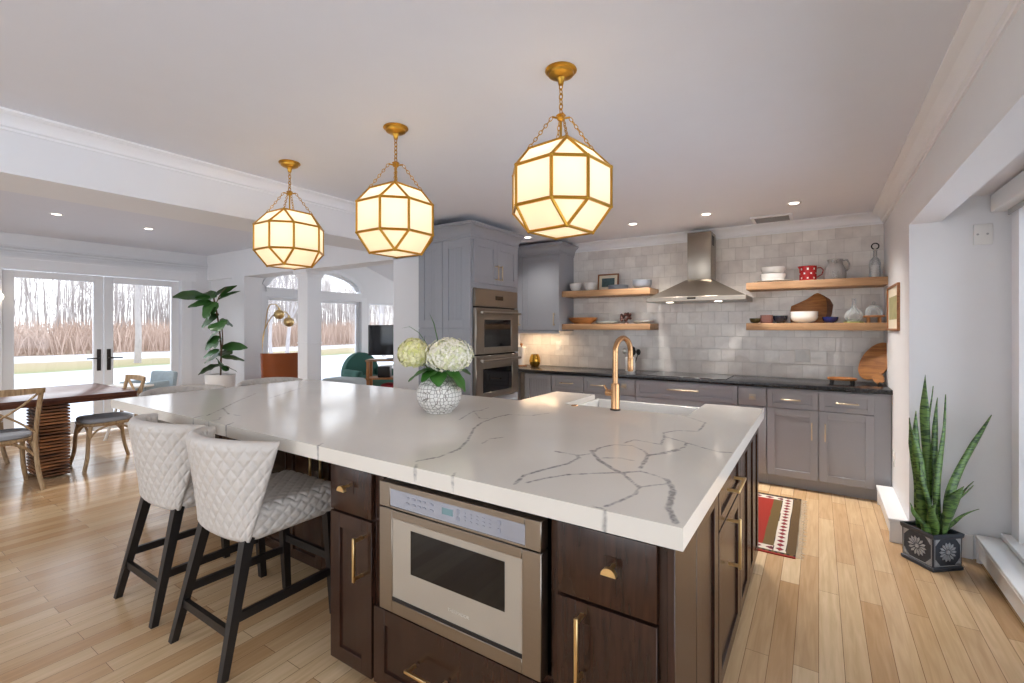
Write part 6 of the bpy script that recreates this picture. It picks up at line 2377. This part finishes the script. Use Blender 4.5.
def tv_corner():
    x, y = -6.66, 6.18
    t = thing('media_stand', 'honey pine media stand with open shelves under the television', 'stand', (x, y, 0), radians(40))
    for s_ in (-1, 1):
        for yy in (-0.17, 0.17):
            MB().box(s_ * 0.46 - 0.025, s_ * 0.46 + 0.025, yy - 0.025, yy + 0.025, 0, 0.79, 0.003, 1).build('leg', M['pine'], t)
    for z in (0.79, 0.46, 0.14):
        MB().box(-0.50, 0.50, -0.21, 0.21, z, z + 0.03, 0.003, 1).build('shelf', M['pine'] if z < 0.7 else M['oak'], t)
    o = thing('television', 'flat black television switched off on the pine media stand', 'television', (x, y, 0.82), radians(40))
    MB().rbox(-0.14, 0.14, -0.09, 0.09, 0, 0.02, 0.008, (6, 6, 2)).build('foot', M['blackwood'], o)
    MB().box(-0.03, 0.03, -0.02, 0.02, 0.02, 0.10).build('neck', M['blackwood'], o)
    MB().box(-0.48, 0.48, -0.025, 0.025, 0.075, 0.64, 0.006, 2).build('bezel', M['blackwood'], o)
    MB().box(-0.465, 0.465, -0.0265, -0.025, 0.09, 0.625).build('screen', M['tv'], o)
    ca, sa = cos(radians(40)), sin(radians(40))

    def put(name, label, cat, dx, dy, z, mb, m, group=None):
        q = mb.build(name, m)
        q.location = (x + dx * ca - dy * sa, y + dx * sa + dy * ca, z)
        q.rotation_euler = (0, 0, radians(40))
        tag(q, label, cat, group)
    put('folded_blanket', 'red patterned folded blanket on the middle of the media stand', 'blanket', 0.05, -0.02, 0.1705, MB().rbox(-0.30, 0.30, -0.15, 0.15, 0, 0.20, 0.05, (10, 8, 5), lambda p, n_: 0.008 * sin(p.x * 30)), M['red_cloth'])
    put('set_top_box', 'dark box on the upper shelf of the media stand', 'media box', -0.18, 0, 0.4905, MB().box(-0.11, 0.11, -0.13, 0.13, 0, 0.20, 0.01, 2), M['blackwood'])
    for k in range(4):
        put('book', 'pale book lying in the pile on the upper shelf of the media stand', 'book', 0.16, 0, 0.4905 + k * 0.032, MB().box(-0.12, 0.12, -0.09, 0.09, 0, 0.030, 0.002, 1), M['book'], 'books on the media stand')


tv_corner()


# ================================================================== OUTSIDE
g_ = MB()
nx, ny = 60, 80
g_.grid(lambda u, v: Vector((-130 + 122 * u, -60 + 140 * v, -0.22 + 0.05 * noise.noise((u * 30, v * 40, 1)))), nx, ny)
o = struct('ground', g_, M['ground'])
g_ = MB()
g_.grid(lambda u, v: Vector((1.3 + 80 * u, -60 + 140 * v, -0.22 + 0.05 * noise.noise((u * 20, v * 40, 7)))), 30, 60)
o = struct('ground_side', g_, mat('bright_snow', (238, 240, 246), 0.8, var=0.02, scale=0.5))


def thicket():
    rr = random.Random(11)
    b = MB()
    for k in range(11000):
        x = -rr.uniform(37, 56)
        y = rr.uniform(-2, 62)
        hgt = rr.uniform(0.5, 1.0) * (1.75 + 0.6 * noise.noise((x * 0.15, y * 0.15, 0)) + 0.05 * (-37 - x))
        dx, dy = rr.uniform(-0.5, 0.5), rr.uniform(-0.5, 0.5)
        w = rr.uniform(0.018, 0.045)
        a = rr.uniform(0, 6.28)
        p0 = [(x + w * cos(a + q), y + w * sin(a + q), -0.25) for q in (0, 2.1, 4.2)]
        vs = b.ring(p0)
        mid = b.ring([(x + dx * 0.5 * hgt + 0.8 * w * cos(a + q), y + dy * 0.5 * hgt + 0.8 * w * sin(a + q), hgt * 0.6) for q in (0, 2.1, 4.2)])
        tp = b.bm.verts.new((x + dx * hgt, y + dy * hgt, hgt))
        for i in range(3):
            j = (i + 1) % 3
            b.bm.faces.new((vs[i], vs[j], mid[j], mid[i]))
            b.bm.faces.new((mid[i], mid[j], tp))
    o = b.build('brush_thicket', M['thicket'], smooth=0)
    tag(o, 'low reddish brown thicket of bare brush along the far side of the snowy lawn', 'brush', kind='stuff')


thicket()


def bare_tree(seed, H, r0, levels, forks=3):
    rr = random.Random(seed)
    b = MB()

    def grow(p, d, L, r, lv):
        q = p
        pts = [p]
        rs = [r]
        dd = d.copy()
        for k in range(3):
            dd = (dd + Vector((rr.uniform(-.16, .16), rr.uniform(-.16, .16), 0.06))).normalized()
            q = q + dd * (L / 3)
            pts.append(q)
            rs.append(r * (1 - 0.42 * (k + 1) / 3))
        b.tube(pts, rs, 5 if lv == levels else 3, cap=False)
        if lv == 0:
            return
        n_ = forks + (1 if rr.random() > 0.5 else 0)
        for k in range(n_):
            f = rr.uniform(0.35, 1.0)
            i = min(2, int(f * 3))
            s_ = pts[i].lerp(pts[i + 1], f * 3 - i)
            az = rr.uniform(0, 6.28)
            sp = rr.uniform(0.22, 0.55)
            nd = (dd + Vector((cos(az) * sp, sin(az) * sp, rr.uniform(0.0, 0.35)))).normalized()
            grow(s_, nd, L * rr.uniform(0.55, 0.8), r * rr.uniform(0.35, 0.55), lv - 1)
        grow(pts[-1], dd, L * 0.7, rs[-1] * 0.95, lv - 1)
    grow(Vector((0, 0, 0)), Vector((0, 0, 1)), H * 0.36, r0, levels)
    me = bpy.data.meshes.new('bare_tree')
    b.bm.to_mesh(me)
    b.bm.free()
    me.materials.append(M['bark'])
    return me


tm = [bare_tree(s, 14, 0.11, 5) for s in (1, 2, 5, 8)]
rr = random.Random(21)
for k in range(36):
    y = -4 + (k % 12) * 7.2 + rr.uniform(-0.8, 0.8) + (k // 12 % 2) * 3.6
    x = -60 - (k // 12) * 8 + rr.uniform(-1, 1)
    o = bpy.data.objects.new('bare_tree', tm[k % 4])
    C.objects.link(o)
    o.location = (x, y, -0.25)
    s_ = rr.uniform(0.8, 1.1)
    o.scale = (s_, s_, s_)
    o.rotation_euler = (0, 0, rr.uniform(0, 6.28))
    tag(o, 'bare grey winter tree in the woods beyond the snowy lawn', 'tree', 'bare trees of the far woods')


def far_woods():
    rr = random.Random(5)
    b = MB()
    for k in range(2600):
        x = -rr.uniform(82, 104)
        y = rr.uniform(-12, 135)
        hgt = rr.uniform(7, 15)
        w = rr.uniform(0.035, 0.09)
        lean = Vector((rr.uniform(-.06, .06), rr.uniform(-.06, .06), 1)) * hgt
        p = Vector((x, y, -0.3))
        b.tube([p, p + lean * 0.5, p + lean], [w, w * 0.7, 0.01], 3, cap=False)
        for q in range(4):
            s_ = p + lean * rr.uniform(0.35, 0.85)
            b.tube([s_, s_ + Vector((rr.uniform(-1.3, 1.3), rr.uniform(-1.3, 1.3), rr.uniform(0.8, 2.4)))], [w * 0.4, 0.008], 3, cap=False)
    o = b.build('distant_woods', M['bark'], smooth=0, recalc=False)
    tag(o, 'dense hazy belt of thin bare trunks far behind the brush', 'woods', kind='stuff')


far_woods()
big = [bare_tree(31, 11, 0.15, 5), bare_tree(37, 9, 0.11, 4)]
for (x, y, sc_, me, lab) in ((-26.0, 8.6, 1.0, big[0], 'large bare tree on the lawn seen through the right-hand french door'),
                             (-22.0, 12.6, 0.9, big[1], 'leaning bare tree trunk on the lawn behind the brass lamp'),
                             (-22.4, 13.6, 1.0, big[1], 'bare tree on the lawn seen just left of the white column'),
                             (-20.0, 17.8, 1.1, big[1], 'bare tree on the lawn seen above the television')):
    o = bpy.data.objects.new('lawn_tree', me)
    C.objects.link(o)
    o.location = (x, y, -0.25)
    o.scale = (sc_, sc_, sc_)
    o.rotation_euler = (0, 0, y)
    tag(o, lab, 'tree')
